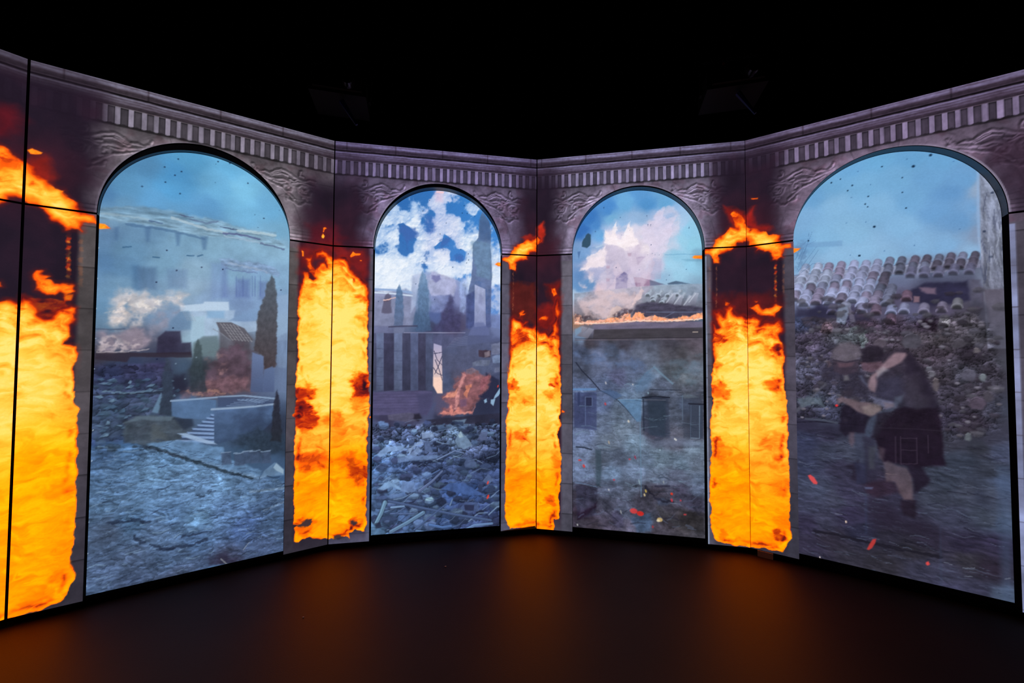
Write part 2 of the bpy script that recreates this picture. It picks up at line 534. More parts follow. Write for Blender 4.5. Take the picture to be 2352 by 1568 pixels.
F0 = dict(
    top=(690, 900),
    main=ZP([(-900, 870), (-80, 870), (0, 860), (60, 845), (130, 865), (160, 860), (170, 805), (200, 820), (270, 860), (300, 960), (340, 985), (390, 985), (430, 950), (480, 905), (560, 890), (590, 910), (580, 1000), (550, 1040), (545, 1130), (500, 1200), (600, 1205), (600, 1290), (580, 1400), (590, 1450), (580, 1568)])
    + ZQ([(455, 0), (445, 60), (465, 100), (465, 160), (470, 250), (465, 320), (460, 500), (455, 560), (455, 700), (440, 880), (430, 930), (430, 1030), (448, 1060), (440, 1130), (400, 1220), (350, 1265), (230, 1310), (100, 1348), (-20, 1385), (-700, 1420)]),
    heat=[(10, 770, .98, .3), (30, 850, .98, .3), (100, 760, .86, .12), (110, 820, .9, .15), (60, 950, .95, .3), (120, 900, .82, .2), (80, 1100, .9, .3), (120, 1200, .8, .2), (60, 1330, .72, .2), (95, 705, .30, .07), (118, 715, .34, .06), (60, 700, .62, .1), (160, 760, .72, .08), (160, 830, .62, .09), (155, 950, .66, .09), (140, 1110, .64, .07), (166, 1118, .35, .03), (130, 1325, .35, .035), (150, 1100, .6, .08), (150, 1250, .68, .07)],
    low=(860, 960),
    extra=[(ZP([(250, 665), (290, 622), (335, 622), (325, 645), (385, 665), (350, 680), (440, 715), (570, 720), (575, 780), (510, 802), (470, 790), (430, 810), (360, 800), (280, 770), (270, 700)]), .66, 1.),
           (ZP([(500, 800), (560, 800), (560, 850), (500, 860)]), .5, .9), (ZP([(-60, 700), (0, 705), (15, 745), (-60, 760)]), .7, 1),
           (ZP([(170, 850), (300, 830), (500, 850), (540, 900), (420, 980), (330, 990), (260, 960)]), .30, .55)],
    upper=ZR([(-500, 640), (-200, 860), (-60, 950), (40, 1010), (110, 1090), (220, 1150), (300, 1190), (330, 1250), (430, 1320), (500, 1370), (580, 1400), (570, 1420), (610, 1470), (700, 1520)])
    + ZP([(620, 140), (760, 192), (760, 252), (650, 250), (650, 312), (560, 290), (510, 300), (490, 260), (400, 222), (350, 140), (240, 92), (190, 62), (130, 45), (60, 45), (0, 100), (-60, 92), (-400, -60)]),
    uheat=[(20, 360, .55, .06), (0, 395, .38, .05), (10, 430, .82, .1), (60, 430, .9, .1), (110, 450, .9, .1), (150, 480, .95, .1), (170, 505, .85, .06), (200, 510, .75, .05), (95, 405, .55, .05)],
    wisps=[(ZR([(-80, 640), (90, 640), (220, 760), (150, 860), (60, 900), (-80, 900)]), (120, 20, 28), .55, .05), (ZR([(240, 1130), (420, 1080), (460, 1250), (420, 1330), (320, 1280)]), (165, 36, 24), .7, .035)],
    sparks=[(ZR([(240, 1035), (290, 1022), (380, 1058), (370, 1072), (280, 1072)]), .62)],
    drip=[(ZP([(535, 300), (535, 700)]), .012, .8), (ZP([(632, 320), (632, 760)]), .012, .33)])
F1 = dict(
    top=(590, 810),
    main=ZC([(190, 612), (215, 590), (220, 530), (230, 485), (260, 490), (265, 540), (310, 560), (330, 540), (270, 490), (250, 400), (250, 360), (300, 350), (290, 405), (330, 470), (380, 410), (430, 395), (440, 450), (405, 362), (340, 358), (330, 320), (390, 288), (440, 320), (470, 340), (500, 372), (560, 350), (610, 360), (640, 450), (680, 500), (740, 560), (790, 600), (810, 680), (815, 760), (800, 900), (805, 1050), (800, 1200), (805, 1370), (815, 1450), (815, 1560)])
    + ZD([(775, 20), (775, 260), (765, 300), (770, 440), (750, 480), (765, 600), (765, 780), (750, 1050), (750, 1210), (740, 1270), (650, 1260), (605, 1285), (600, 1335), (585, 1312), (470, 1336), (420, 1330), (300, 1332), (240, 1318), (170, 1362), (135, 1360), (135, 1240), (165, 1225), (130, 1210), (130, 1120), (145, 1060), (125, 1000), (130, 800), (140, 760), (130, 600), (140, 440), (150, 410), (140, 300), (110, 262), (140, 250), (140, 180), (150, 120), (145, 0)])
    + ZC([(158, 1560), (160, 1350), (180, 1200), (160, 1100), (175, 870), (185, 700)]),
    heat=[(740, 720, 1.05, .2), (790, 740, 1.05, .2), (760, 820, 1.02, .2), (810, 800, .98, .12), (700, 800, .95, .12), (700, 650, .8, .08), (705, 690, .62, .05), (712, 757, .68, .05), (745, 600, .72, .07), (745, 612, .55, .04), (720, 620, .6, .06), (770, 640, .85, .08), (800, 610, .6, .05), (835, 730, .7, .04), (825, 680, .55, .03), (825, 728, .5, .03), (826, 870, .25, .055), (826, 895, .22, .055), (822, 925, .6, .04), (700, 905, .25, .05), (695, 935, .18, .055), (700, 965, .32, .05), (740, 910, .9, .07), (750, 930, .92, .08), (790, 930, .88, .06), (765, 960, .6, .05), (780, 880, .95, .1), (700, 1060, .45, .05), (720, 1050, .42, .04), (740, 1060, .5, .05), (760, 1020, .75, .09), (800, 1060, .5, .06), (809, 1075, .28, .035), (825, 1090, .45, .06), (770, 1110, .75, .09), (720, 1130, .74, .1), (770, 1170, .85, .1), (760, 1220, .72, .08), (700, 1210, .5, .05), (812, 1200, .35, .03), (690, 1200, .5, .04)],
    low=(960, 1040), holes=[ZD([(155, 1218), (200, 1190), (240, 1165), (285, 1158), (275, 1215), (235, 1236), (165, 1228)]), ZD([(612, 1180), (640, 1175), (680, 1195), (650, 1215), (622, 1205)]), ZD([(470, 1335), (480, 1305), (530, 1300), (560, 1320), (520, 1340)])], extra=[], upper=None, uheat=[],
    wisps=[(ZC([(190, 260), (300, 240), (480, 200), (640, 280), (780, 300), (815, 500), (760, 560), (640, 440), (480, 320), (240, 400), (200, 500)]), (150, 30, 26), .6, .04),
           (ZC([(280, 70), (500, 60), (600, 180), (480, 250), (300, 230)]), (112, 24, 34), .5, .05)],
    sparks=[(ZC([(385, 165), (400, 140), (412, 165), (405, 188), (388, 185)]), .8), (ZC([(400, 92), (420, 84), (436, 98), (415, 108), (408, 132), (400, 130)]), .55),
            (ZC([(205, 290), (225, 300), (228, 345), (215, 345)]), .6), (ZC([(640, 345), (668, 305), (690, 320), (742, 322), (735, 338), (690, 338), (650, 360)]), .62), (ZC([(730, 380), (750, 382), (748, 392), (735, 390)]), .6),
            (zz(840, 800, 3.409)([(28, 530), (56, 533), (56, 543), (30, 543)]), .6)],
    drip=[])
F2 = dict(
    top=(740, 900),
    main=ZG([(180, 1080), (195, 1010), (205, 985), (240, 1012), (290, 1010), (320, 1050), (352, 1042), (330, 1080), (400, 1100), (430, 1090), (445, 1132), (480, 1152), (540, 1140), (560, 1190), (600, 1130), (600, 1070), (640, 1000), (620, 930), (640, 850), (668, 798), (680, 930), (665, 1050), (670, 1200), (680, 1400), (690, 1560)])
    + ZH([(586, 0), (590, 150), (590, 400), (580, 430), (590, 520), (555, 590), (580, 650), (592, 780), (590, 1000), (570, 1120), (580, 1200), (572, 1318), (530, 1312), (528, 1410), (376, 1404), (372, 1376), (150, 1400), (110, 1292), (110, 1250), (118, 1100), (108, 1000), (115, 880), (125, 700), (120, 450), (135, 400), (140, 250), (135, 0)])
    + ZG([(165, 1560), (180, 1400), (185, 1300), (178, 1200)]),
    heat=[(1185, 735, .9, .05), (1178, 790, .35, .03), (1200, 775, .45, .04), (1185, 780, .55, .05), (1215, 790, .7, .06), (1240, 770, .75, .05), (1258, 790, .55, .05), (1230, 820, 1.0, .1), (1190, 820, .85, .06), (1215, 850, 1.05, .12), (1270, 850, .9, .05), (1268, 885, .15, .02), (1278, 880, .6, .04), (1245, 870, 1.0, .08), (1175, 885, .40, .035), (1262, 905, .6, .03), (1212, 922, .62, .04), (1200, 960, .95, .1), (1250, 960, .98, .12), (1195, 1000, .55, .04), (1213, 992, .55, .02), (1240, 1050, .85, .1), (1275, 1060, .55, .03), (1175, 1100, .68, .08), (1200, 1120, .75, .07), (1268, 1150, .35, .03), (1200, 1170, .84, .1), (1215, 1200, .55, .05), (1270, 1180, .62, .04), (1250, 1190, .8, .06)],
    low=(1000, 1120),
    extra=[(ZG([(262, 962), (308, 922), (320, 930), (300, 962), (335, 965), (330, 985), (278, 992)]), .60, 1.), (ZG([(470, 1008), (535, 975), (562, 985), (550, 1025), (480, 1025)]), .7, 1.), (ZG([(590, 700), (635, 705), (655, 760), (620, 790), (600, 755)]), .62, 1.)],
    upper=ZG([(100, 405), (180, 385), (215, 290), (260, 265), (310, 255), (350, 215), (430, 210), (460, 190), (500, 235), (450, 262), (440, 340), (380, 350), (352, 375), (360, 412), (300, 430), (240, 450), (230, 530), (180, 500), (160, 450), (110, 435)]),
    uheat=[(1195, 575, .98, .06), (1215, 560, .85, .04), (1205, 590, .9, .04), (1170, 597, .85, .04), (1178, 615, .6, .03), (1236, 555, .55, .03), (1205, 562, .5, .02)],
    wisps=[(ZG([(452, 80), (520, 60), (540, 130), (505, 235), (455, 190)]), (225, 48, 26), .75, .02), (ZG([(300, 180), (440, 165), (450, 215), (340, 250)]), (190, 40, 26), .7, .018),
           (ZG([(540, 660), (680, 640), (685, 1000), (560, 1150), (440, 1100), (450, 900), (600, 860)]), (150, 28, 22), .7, .04), (ZG([(180, 660), (440, 640), (440, 1060), (330, 1040), (190, 960)]), (100, 32, 26), .7, .03)],
    sparks=[(ZH([(598, 378), (625, 392), (622, 400), (598, 400)]), .55)],
    drip=[(ZG([(212, 500), (212, 960)]), .006, .45)])
F3 = dict(
    top=(730, 900),
    main=ZK([(130, 1120), (150, 1130), (170, 1170), (200, 1170), (165, 1100), (155, 1030), (190, 1025), (230, 1060), (240, 1010), (290, 975), (318, 990), (310, 1030), (350, 1065), (400, 1062), (430, 1080), (500, 1070), (560, 1100), (540, 1140), (600, 1120), (660, 1130), (700, 1095), (725, 1130), (735, 1190), (700, 1240), (720, 1290), (745, 1340), (750, 1450), (750, 1560)])
    + ZL([(705, 0), (705, 120), (720, 130), (715, 230), (735, 330), (735, 450), (725, 600), (738, 650), (738, 780), (745, 980), (740, 1100), (755, 1220), (755, 1320), (690, 1420), (640, 1412), (550, 1395), (430, 1380), (290, 1362), (200, 1350), (155, 1332), (110, 1210), (110, 1150), (120, 1080), (105, 1000), (105, 800), (112, 700), (120, 600), (108, 380), (125, 250), (122, 0)])
    + ZK([(132, 1560), (150, 1400), (132, 1300), (140, 1200)]),
    heat=[(1655, 735, .72, .05), (1670, 760, .72, .05), (1648, 775, .35, .035), (1720, 740, .6, .05), (1750, 745, .35, .04), (1765, 760, .72, .05), (1745, 790, .8, .07), (1789, 800, .35, .03), (1700, 800, .95, .1), (1720, 840, 1.02, .12), (1690, 840, 1.0, .1), (1740, 840, .98, .08), (1640, 830, .6, .03), (1720, 900, .95, .12), (1776, 885, .42, .045), (1650, 895, .45, .04), (1655, 905, .5, .04), (1700, 980, .92, .14), (1740, 960, .85, .1), (1651, 1010, .42, .025), (1655, 1040, .6, .05), (1780, 1030, .6, .06), (1788, 1048, .42, .03), (1700, 1100, .76, .12), (1750, 1080, .72, .1), (1650, 1115, .35, .018), (1790, 1115, .62, .05), (1700, 1180, .78, .12), (1740, 1190, .74, .1), (1786, 1225, .25, .03), (1800, 1200, .6, .04), (1660, 1225, .5, .03), (1720, 1240, .66, .06)],
    low=(940, 1080),
    extra=[(ZK([(455, 990), (520, 975), (570, 1000), (640, 995), (690, 955), (722, 990), (680, 1040), (670, 1075), (590, 1070), (540, 1060), (500, 1020)]), .68, 1.), (ZK([(250, 945), (285, 950), (275, 975), (250, 975)]), .45, 1.), (ZK([(495, 935), (520, 938), (515, 955), (500, 955)]), .55, 1.)],
    upper=ZK([(70, 500), (140, 480), (160, 410), (220, 370), (280, 310), (340, 310), (320, 240), (290, 190), (310, 170), (370, 200), (400, 230), (430, 280), (440, 310), (520, 320), (590, 340), (620, 370), (725, 380), (710, 410), (740, 440), (821, 445), (821, 480), (750, 495), (745, 560), (700, 580), (650, 580), (640, 520), (550, 500), (500, 520), (530, 490), (460, 460), (430, 400), (400, 440), (350, 440), (300, 500), (190, 540), (185, 610), (150, 600), (110, 540), (70, 535)]),
    uheat=[(1645, 565, .95, .05), (1665, 553, .92, .05), (1697, 540, .8, .04), (1688, 500, .5, .04), (1735, 535, .82, .05), (1760, 558, .96, .06), (1790, 565, .9, .04), (1775, 545, .7, .03), (1730, 520, .5, .03), (1645, 590, .6, .03), (1785, 585, .65, .03)],
    wisps=[(ZK([(240, 120), (330, 150), (420, 190), (490, 140), (500, 250), (640, 310), (600, 345), (440, 310), (330, 310), (300, 250)]), (180, 34, 26), .72, .03), (ZK([(90, 640), (700, 620), (740, 950), (420, 1060), (100, 1000)]), (60, 26, 40), .2, .05), (ZK([(140, 880), (720, 880), (740, 1150), (140, 1150)]), (108, 26, 26), .6, .05)],
    sparks=[(ZK([(462, 56), (525, 54), (522, 64), (470, 66)]), .52)],
    drip=[(ZK([(676, 585), (676, 960)]), .010, .75), (ZK([(170, 600), (170, 1010)]), .007, .40), (ZK([(745, 590), (745, 900)]), .008, .30), (ZK([(112, 610), (112, 900)]), .008, .25)])
FIRE = {1: F0, 2: F1, 3: F2, 4: F3}

def paint_fire(pic, corner):
    f = FIRE[corner]
    for pts, c, a, sf in f['wisps']:
        pic.poly(pts, c, a, soft=sf, warp=.03, wf=9, tex=.25, tf=(8, 8))
    for pts, w_, a in f['drip']:
        p = pic.pt(pts)
        sl = pic.box(p, .03)
        U, Z = pic.U[sl], pic.Z[sl]
        if U.size:
            z0, z1 = p[:, 1].min(), p[:, 1].max()
            uc = p[0, 0]+(Z-p[0, 1])/(p[1, 1]-p[0, 1])*(p[1, 0]-p[0, 0])
            m = (1-ss(w_*.5, w_*1.1, np.abs(U-uc+.006*perlin(U*9, Z*60, 5))))*ss(z0, z0+.05, Z)*ss(z1, z1-.05, Z)
            m = m*(ss(-.15, .35, perlin(U*4, Z*32, 8))*.75+.25)
            t = ss(0, .6, fbm(U*30, Z*30, 2, 9))[..., None]
            cc = col3((196, 52, 26))*(1-t)+col3((255, 140, 46))*t
            if a < .5:
                cc = np.broadcast_to(col3((178, 104, 70)), cc.shape)
            pic.blend(sl, m*a, cc)
    for pts, b0, a in f['extra']:
        pic.flame(pts, [], base=b0, edge=.02, tag=1 if a == 1 else None, a=a, fs=(14, 18), loose=.4)
    pic.flame(f['main'], f['heat'], base=.76, edge=.011, tag=1, lowsat=f['low'], top=f['top'])
    if f['upper']:
        pic.flame(f['upper'], f['uheat'], base=.62, edge=.020, tag=1, fs=(10, 24), warp=.014, amt=.16, loose=.5)
    for pts in f.get('holes', []):
        pic.poly(pts, (50, 44, 58), .9, soft=.008, warp=.010, wf=30)
    for pts, b0 in f['sparks']:
        pic.flame(pts, [], base=b0, edge=.006, tag=None, warp=.004, amt=.1, loose=.15)

def paint_front(pic, b):
    L = pic.L; U, Z = pic.U, pic.Z; v = H - Z
    st = col3(STONE[b])
    pic.rgb[:] = st
    # stone blocks of the wall: mottling, brownish stains, fine joints
    n = fbm(U*5, Z*5, 4, 21+b); n2 = fbm(U*16, Z*16, 4, 31+b)
    pic.rgb *= (1+.24*n+.15*n2+.06*fbm(U*50, Z*50, 2, 33))[..., None]
    t = ss(.05, .5, fbm(U*7+3, Z*7, 3, 41+b))[..., None]*.45
    pic.rgb[:] = pic.rgb*(1-t)+pic.rgb*np.array([.86, .72, .74])*t
    for k, zc in enumerate((2.60, 2.86, 3.02)):
        m = np.exp(-((Z-zc-.004*n)/.0035)**2)*ss(-.2, .3, fbm(U*3, Z*9, 2, 60+k))
        pic.rgb *= (1-.28*m)[..., None]
    # paler ring of voussoirs round the arch
    r = np.hypot((U-L/2)/(.317*L), (Z-HS)/AS[b])
    ring = ss(1.16, 1.10, r)*(Z > HS)
    pic.rgb *= (1+.14*ring+.05*ring*n2)[..., None]
    ang = np.arctan2(Z-HS, U-L/2)
    m = ring*np.exp(-((np.abs(((ang/.42) % 1)-.5))/.012)**2)
    pic.rgb *= (1-.22*m)[..., None]
    m = np.exp(-((r-1.165)/.010)**2)*(Z > HS)
    pic.rgb *= (1-.16*m*ss(-.3, .2, n2))[..., None]
    # scroll carving on both sides
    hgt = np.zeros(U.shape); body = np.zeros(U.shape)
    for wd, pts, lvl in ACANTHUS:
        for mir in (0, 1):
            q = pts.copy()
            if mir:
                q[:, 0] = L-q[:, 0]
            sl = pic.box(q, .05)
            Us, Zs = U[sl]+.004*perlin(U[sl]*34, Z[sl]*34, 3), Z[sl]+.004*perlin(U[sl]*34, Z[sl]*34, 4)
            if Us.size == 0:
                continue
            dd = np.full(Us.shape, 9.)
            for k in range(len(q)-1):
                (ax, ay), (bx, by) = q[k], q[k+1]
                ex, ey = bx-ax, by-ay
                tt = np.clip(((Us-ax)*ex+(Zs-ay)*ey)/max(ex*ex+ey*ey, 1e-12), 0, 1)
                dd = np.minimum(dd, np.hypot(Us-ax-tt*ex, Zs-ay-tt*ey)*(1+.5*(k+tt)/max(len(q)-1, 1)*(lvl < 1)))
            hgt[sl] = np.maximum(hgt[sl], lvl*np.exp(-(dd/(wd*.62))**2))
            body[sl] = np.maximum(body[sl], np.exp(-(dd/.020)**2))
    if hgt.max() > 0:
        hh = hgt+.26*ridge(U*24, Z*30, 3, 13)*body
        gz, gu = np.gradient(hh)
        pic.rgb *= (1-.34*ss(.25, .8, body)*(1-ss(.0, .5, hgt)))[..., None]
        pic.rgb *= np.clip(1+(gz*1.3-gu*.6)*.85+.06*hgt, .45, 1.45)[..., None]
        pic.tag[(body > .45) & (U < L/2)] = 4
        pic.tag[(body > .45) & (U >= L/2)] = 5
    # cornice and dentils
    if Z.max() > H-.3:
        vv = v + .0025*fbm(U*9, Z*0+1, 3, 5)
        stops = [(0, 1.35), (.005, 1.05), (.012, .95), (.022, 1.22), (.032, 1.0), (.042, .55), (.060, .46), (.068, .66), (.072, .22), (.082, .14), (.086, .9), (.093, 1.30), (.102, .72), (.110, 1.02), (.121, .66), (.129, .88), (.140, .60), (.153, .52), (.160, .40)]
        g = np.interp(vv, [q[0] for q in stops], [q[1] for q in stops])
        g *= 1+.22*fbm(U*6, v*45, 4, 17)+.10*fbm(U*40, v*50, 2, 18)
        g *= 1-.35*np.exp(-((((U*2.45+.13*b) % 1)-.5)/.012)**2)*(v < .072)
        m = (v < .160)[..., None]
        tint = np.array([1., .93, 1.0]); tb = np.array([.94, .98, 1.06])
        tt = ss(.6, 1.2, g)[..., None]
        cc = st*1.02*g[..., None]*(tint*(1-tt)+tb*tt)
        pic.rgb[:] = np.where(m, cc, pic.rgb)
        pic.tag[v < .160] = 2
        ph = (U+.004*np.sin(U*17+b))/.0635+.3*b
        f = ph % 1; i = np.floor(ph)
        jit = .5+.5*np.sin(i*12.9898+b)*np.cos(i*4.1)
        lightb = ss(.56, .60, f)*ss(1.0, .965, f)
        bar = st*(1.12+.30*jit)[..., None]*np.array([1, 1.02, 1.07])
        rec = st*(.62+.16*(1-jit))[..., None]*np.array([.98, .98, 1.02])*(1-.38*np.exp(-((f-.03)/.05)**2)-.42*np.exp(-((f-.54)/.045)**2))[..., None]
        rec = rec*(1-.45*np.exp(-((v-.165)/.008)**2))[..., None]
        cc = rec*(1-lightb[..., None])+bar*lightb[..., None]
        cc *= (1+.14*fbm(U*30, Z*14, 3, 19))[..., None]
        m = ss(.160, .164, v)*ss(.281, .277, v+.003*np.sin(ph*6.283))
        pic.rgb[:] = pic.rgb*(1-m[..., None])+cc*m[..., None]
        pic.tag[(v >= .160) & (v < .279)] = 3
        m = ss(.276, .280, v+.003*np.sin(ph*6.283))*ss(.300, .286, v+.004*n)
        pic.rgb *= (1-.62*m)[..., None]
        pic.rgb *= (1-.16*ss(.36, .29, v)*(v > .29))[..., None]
    # impost moulding at the spring line, pilaster blocks below it
    e = np.minimum(np.abs(U-.183*L), np.abs(U-.817*L))
    m = ss(HS+.062, HS+.058, Z)*ss(HS-.002, HS, Z)
    pic.rgb *= (1+m*(.30*np.exp(-((Z-HS-.042)/.010)**2)+.35*np.exp(-((Z-HS-.014)/.008)**2)-.35*np.exp(-((Z-HS-.028)/.004)**2)-.4*np.exp(-((Z-HS-.058)/.004)**2)))[..., None]
    dn = HS-Z
    if dn.max() > .2:
        pic.rgb *= (1-.0*dn)[..., None]
        m = ss(.055, .065, dn)
        g = .84-.10*ss(.2, 1.0, dn)
        q = col3({1: (84, 78, 80), 2: (90, 86, 104), 3: (90, 86, 98), 4: (80, 74, 88), 0: (92, 86, 88)}[b])
        low = col3({1: (60, 56, 68), 2: (78, 78, 98), 3: (78, 76, 90), 4: (62, 60, 74), 0: (70, 66, 76)}[b])
        t = ss(.4, 2.4, dn)[..., None]
        blocks = np.floor((dn+.1)/.27+.3*b)
        bj = 1+.12*np.sin(blocks*7.3+b*2+np.floor(U*1.4)*3)
        cc = (q*(1-t)+low*t)*(1+.13*n+.10*n2)[..., None]*bj[..., None]
        cc *= (1-.35*np.exp(-(((dn+.1)/.27+.3*b) % 1/.03)**2))[..., None]
        pic.rgb[:] = pic.rgb*(1-m[..., None])+cc*m[..., None]
    # smoke and red glow around the fire in the corners
    for side in (0, 1):
        if (b, side) not in SMOKE:
            continue
        wd, top, vf = SMOKE[(b, side)]
        us = U if side == 0 else L-U
        q = fbm(U*5, Z*4, 3, 51+b*2+side)
        dnn = np.clip(HS-Z, 0, 9)
        wcol = .183*L-STRIP[(b, side)]
        ww = np.where(Z > HS, wd+.05*q, wcol+.006*q)
        if (b, side) == (4, 1):
            if Z.max() <= HS:
                continue
            ww = wd*.7+.08*q
        soft = np.where(Z > HS, .10, .016)
        k = 1-ss(ww-soft, ww+soft, us)
        k = k*(top+(1-top)*ss(vf-.22, vf, v))*(.30+.70*ss(.05, .17, v))
        k = np.where(Z > HS, np.clip(k, 0, 1)**.75, k)
        k = k*(.97)*np.where(Z < HS, ss(-.1, .30, Z), 1)
        if (b, side) == (4, 1):
            k = k*.72
        dark = col3((36, 26, 40))
        red = col3((84, 26, 36))
        hot = {1: 2.72, 2: 2.68, 3: 2.58, 4: 2.66, 5: 2.9}[b+side]
        rr = np.exp(-((Z-hot)/.20)**2)*(.22 if b+side == 2 else .55)*np.exp(-(us/.22)**2)
        if (b+side) in (2,):
            rr = rr+.42*ss(2.78, 2.45, Z)*ss(.1, .4, Z)
        if (b+side) in (3,):
            rr = rr+.25*ss(2.5, 1.9, Z)
        rr = np.clip(rr+.12*q, 0, 1)[..., None]
        cc = (dark*(1-rr)+red*rr)*(1+.12*q)[..., None]
        if (b+side) == 2:
            cc = cc*(1-0*rr)+col3((12, 4, 8))*rr
        kk = k[..., None]
        pic.rgb[:] = pic.rgb*(1-kk)+np.clip(cc, 0, 1)*kk
        if Z.max() <= HS:
            pic.tag[k > .5] = 2
        if b+side in FIRE:
            paint_fire(pic, b+side)
    # thin glints on the arch frames' metal edges, painted into the colour
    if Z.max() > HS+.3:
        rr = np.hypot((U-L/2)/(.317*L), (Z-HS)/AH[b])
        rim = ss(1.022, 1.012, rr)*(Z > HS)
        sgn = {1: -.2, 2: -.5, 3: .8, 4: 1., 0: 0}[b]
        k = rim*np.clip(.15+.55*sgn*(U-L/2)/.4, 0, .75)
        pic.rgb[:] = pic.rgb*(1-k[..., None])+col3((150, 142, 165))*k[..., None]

def edge_strip(pic, b, side, c, w_, a, seg=.27, warmtop=False):  # pale strip: reflection on the metal edge trim, painted in
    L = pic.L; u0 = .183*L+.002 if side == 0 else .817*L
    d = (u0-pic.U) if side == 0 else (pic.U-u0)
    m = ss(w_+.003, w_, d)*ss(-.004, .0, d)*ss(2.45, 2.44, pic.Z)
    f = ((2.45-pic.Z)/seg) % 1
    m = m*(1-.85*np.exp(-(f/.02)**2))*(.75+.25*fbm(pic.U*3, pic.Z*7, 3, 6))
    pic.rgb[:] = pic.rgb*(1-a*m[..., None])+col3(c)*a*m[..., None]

G = .005
GC = {0: .005, 1: .0065, 2: .0045, 3: .0045, 4: .002, 5: .005}
BAYS = {}
LABELS = {
    0: ('stone-look wall panel cut by the left edge of the photo, mostly fire', 'wall panel'),
    1: ('wide stone-look arch wall on the left, burning pillar pictures at both sides', 'wall panel'),
    2: ('arch wall left of the centre corner, around the blue-white cloud screen', 'wall panel'),
    3: ('arch wall right of the centre corner, around the pale roof-fire screen', 'wall panel'),
    4: ('wide arch wall on the right with the screen showing stooping people', 'wall panel')}
TAGS_H = {0: 'stone_face', 1: 'flame', 2: 'cornice', 3: 'dentil_frieze', 4: 'scroll_carving', 5: 'scroll_carving'}
TAGS_C = {0: 'pilaster_face', 1: 'flame', 2: 'sooty_backdrop'}
LAB = {'flame': 'orange and yellow flames shown on the panel', 'cornice': 'grey moulded cornice band', 'dentil_frieze': 'row of pale vertical blocks',
       'scroll_carving': 'curling leaf carving in grey stone'}

def casing(u0, u1, z0, z1, d1, d0=.002):
    return boxes([(u0, u1, d0, d1, z0+ZF, z1+ZF)])

def sub_parts(parent, pic, names, skip0=True):
    d = pic.meshes(parent, names, PIC)
    for t, o in d.items():
        if o.name.split('.')[0] in LAB:
            o['label'] = LAB[o.name.split('.')[0]]
    return d

def header_case(b, L, ulo, uhi):
    """dark box behind the header, cut to the same arch"""
    n = 64; V, F = [], []
    th = np.linspace(math.pi, 0, n+1)
    pts = [(L/2+.317*L*math.cos(t), HS+AH[b]*math.sin(t)) for t in th]
    pts = [p for p in pts if p[0] >= ulo]
    zb, zt = HS+.004, H
    if ulo > .2*L:
        low = [(ulo, pts[0][1])]; pts = low+pts
    else:
        pts = [(ulo, zb)]+[(pts[0][0], zb)]+pts[1:]
    pts = pts[:-1]+[(pts[-1][0], zb), (uhi, zb)]
    k = len(pts)
    for d in (.003, CASE[b]):
        V += [(u, d, z+ZF) for u, z in pts]+[(u, d, zt+ZF) for u, z in pts]
    for i in range(k-1):
        a, c = i, i+1
        F.append((a+2*k, a+3*k, c+3*k, c+2*k))             # back
        F.append((a, a+2*k, c+2*k, c))                     # arch side
        F.append((a+k, c+k, c+3*k, a+3*k))                 # top
    F.append((0, k, 3*k, 2*k)); F.append((k-1, 3*k-1, 4*k-1, 2*k-1))
    return V, F

def strip_solid(path, out, D, d0):
    k = len(path); V, F = [], []
    for pts, d in ((path, d0), (path, D), (out, D), (out, d0)):
        V += [(u, d, z+ZF) for u, z in pts]
    for i in range(k-1):
        for q in range(4):
            a, c = q*k+i, ((q+1) % 4)*k+i
            F.append((a, a+1, c+1, c))
    F.append((0, k, 2*k, 3*k)); F.append((k-1, 4*k-1, 3*k-1, 2*k-1))
    return V, F

def reveal(b, L, root):
    w0 = .317*L+.002
    th = np.linspace(math.pi, 0, 73)
    path = [(L/2+w0*math.cos(t), HS+(AS[b]+.003)*math.sin(t)) for t in th]
    out = [(L/2+(w0+.03)*math.cos(t), HS+(AS[b]+.045)*math.sin(t)) for t in th]
    mesh_obj('arch_reveal', *strip_solid(path, out, DEPTH[b]+.004, CASE[b]+.002), LINER, root)
    for s_ in (-1, 1):
        x0, x1 = sorted((L/2+s_*w0, L/2+s_*(w0+.012)))
        mesh_obj('side_jamb', *boxes([(x0, x1, CASE[b]+.002, DEPTH[b]+.004, ZF, HS+ZF-.001)]), BLACK, root)

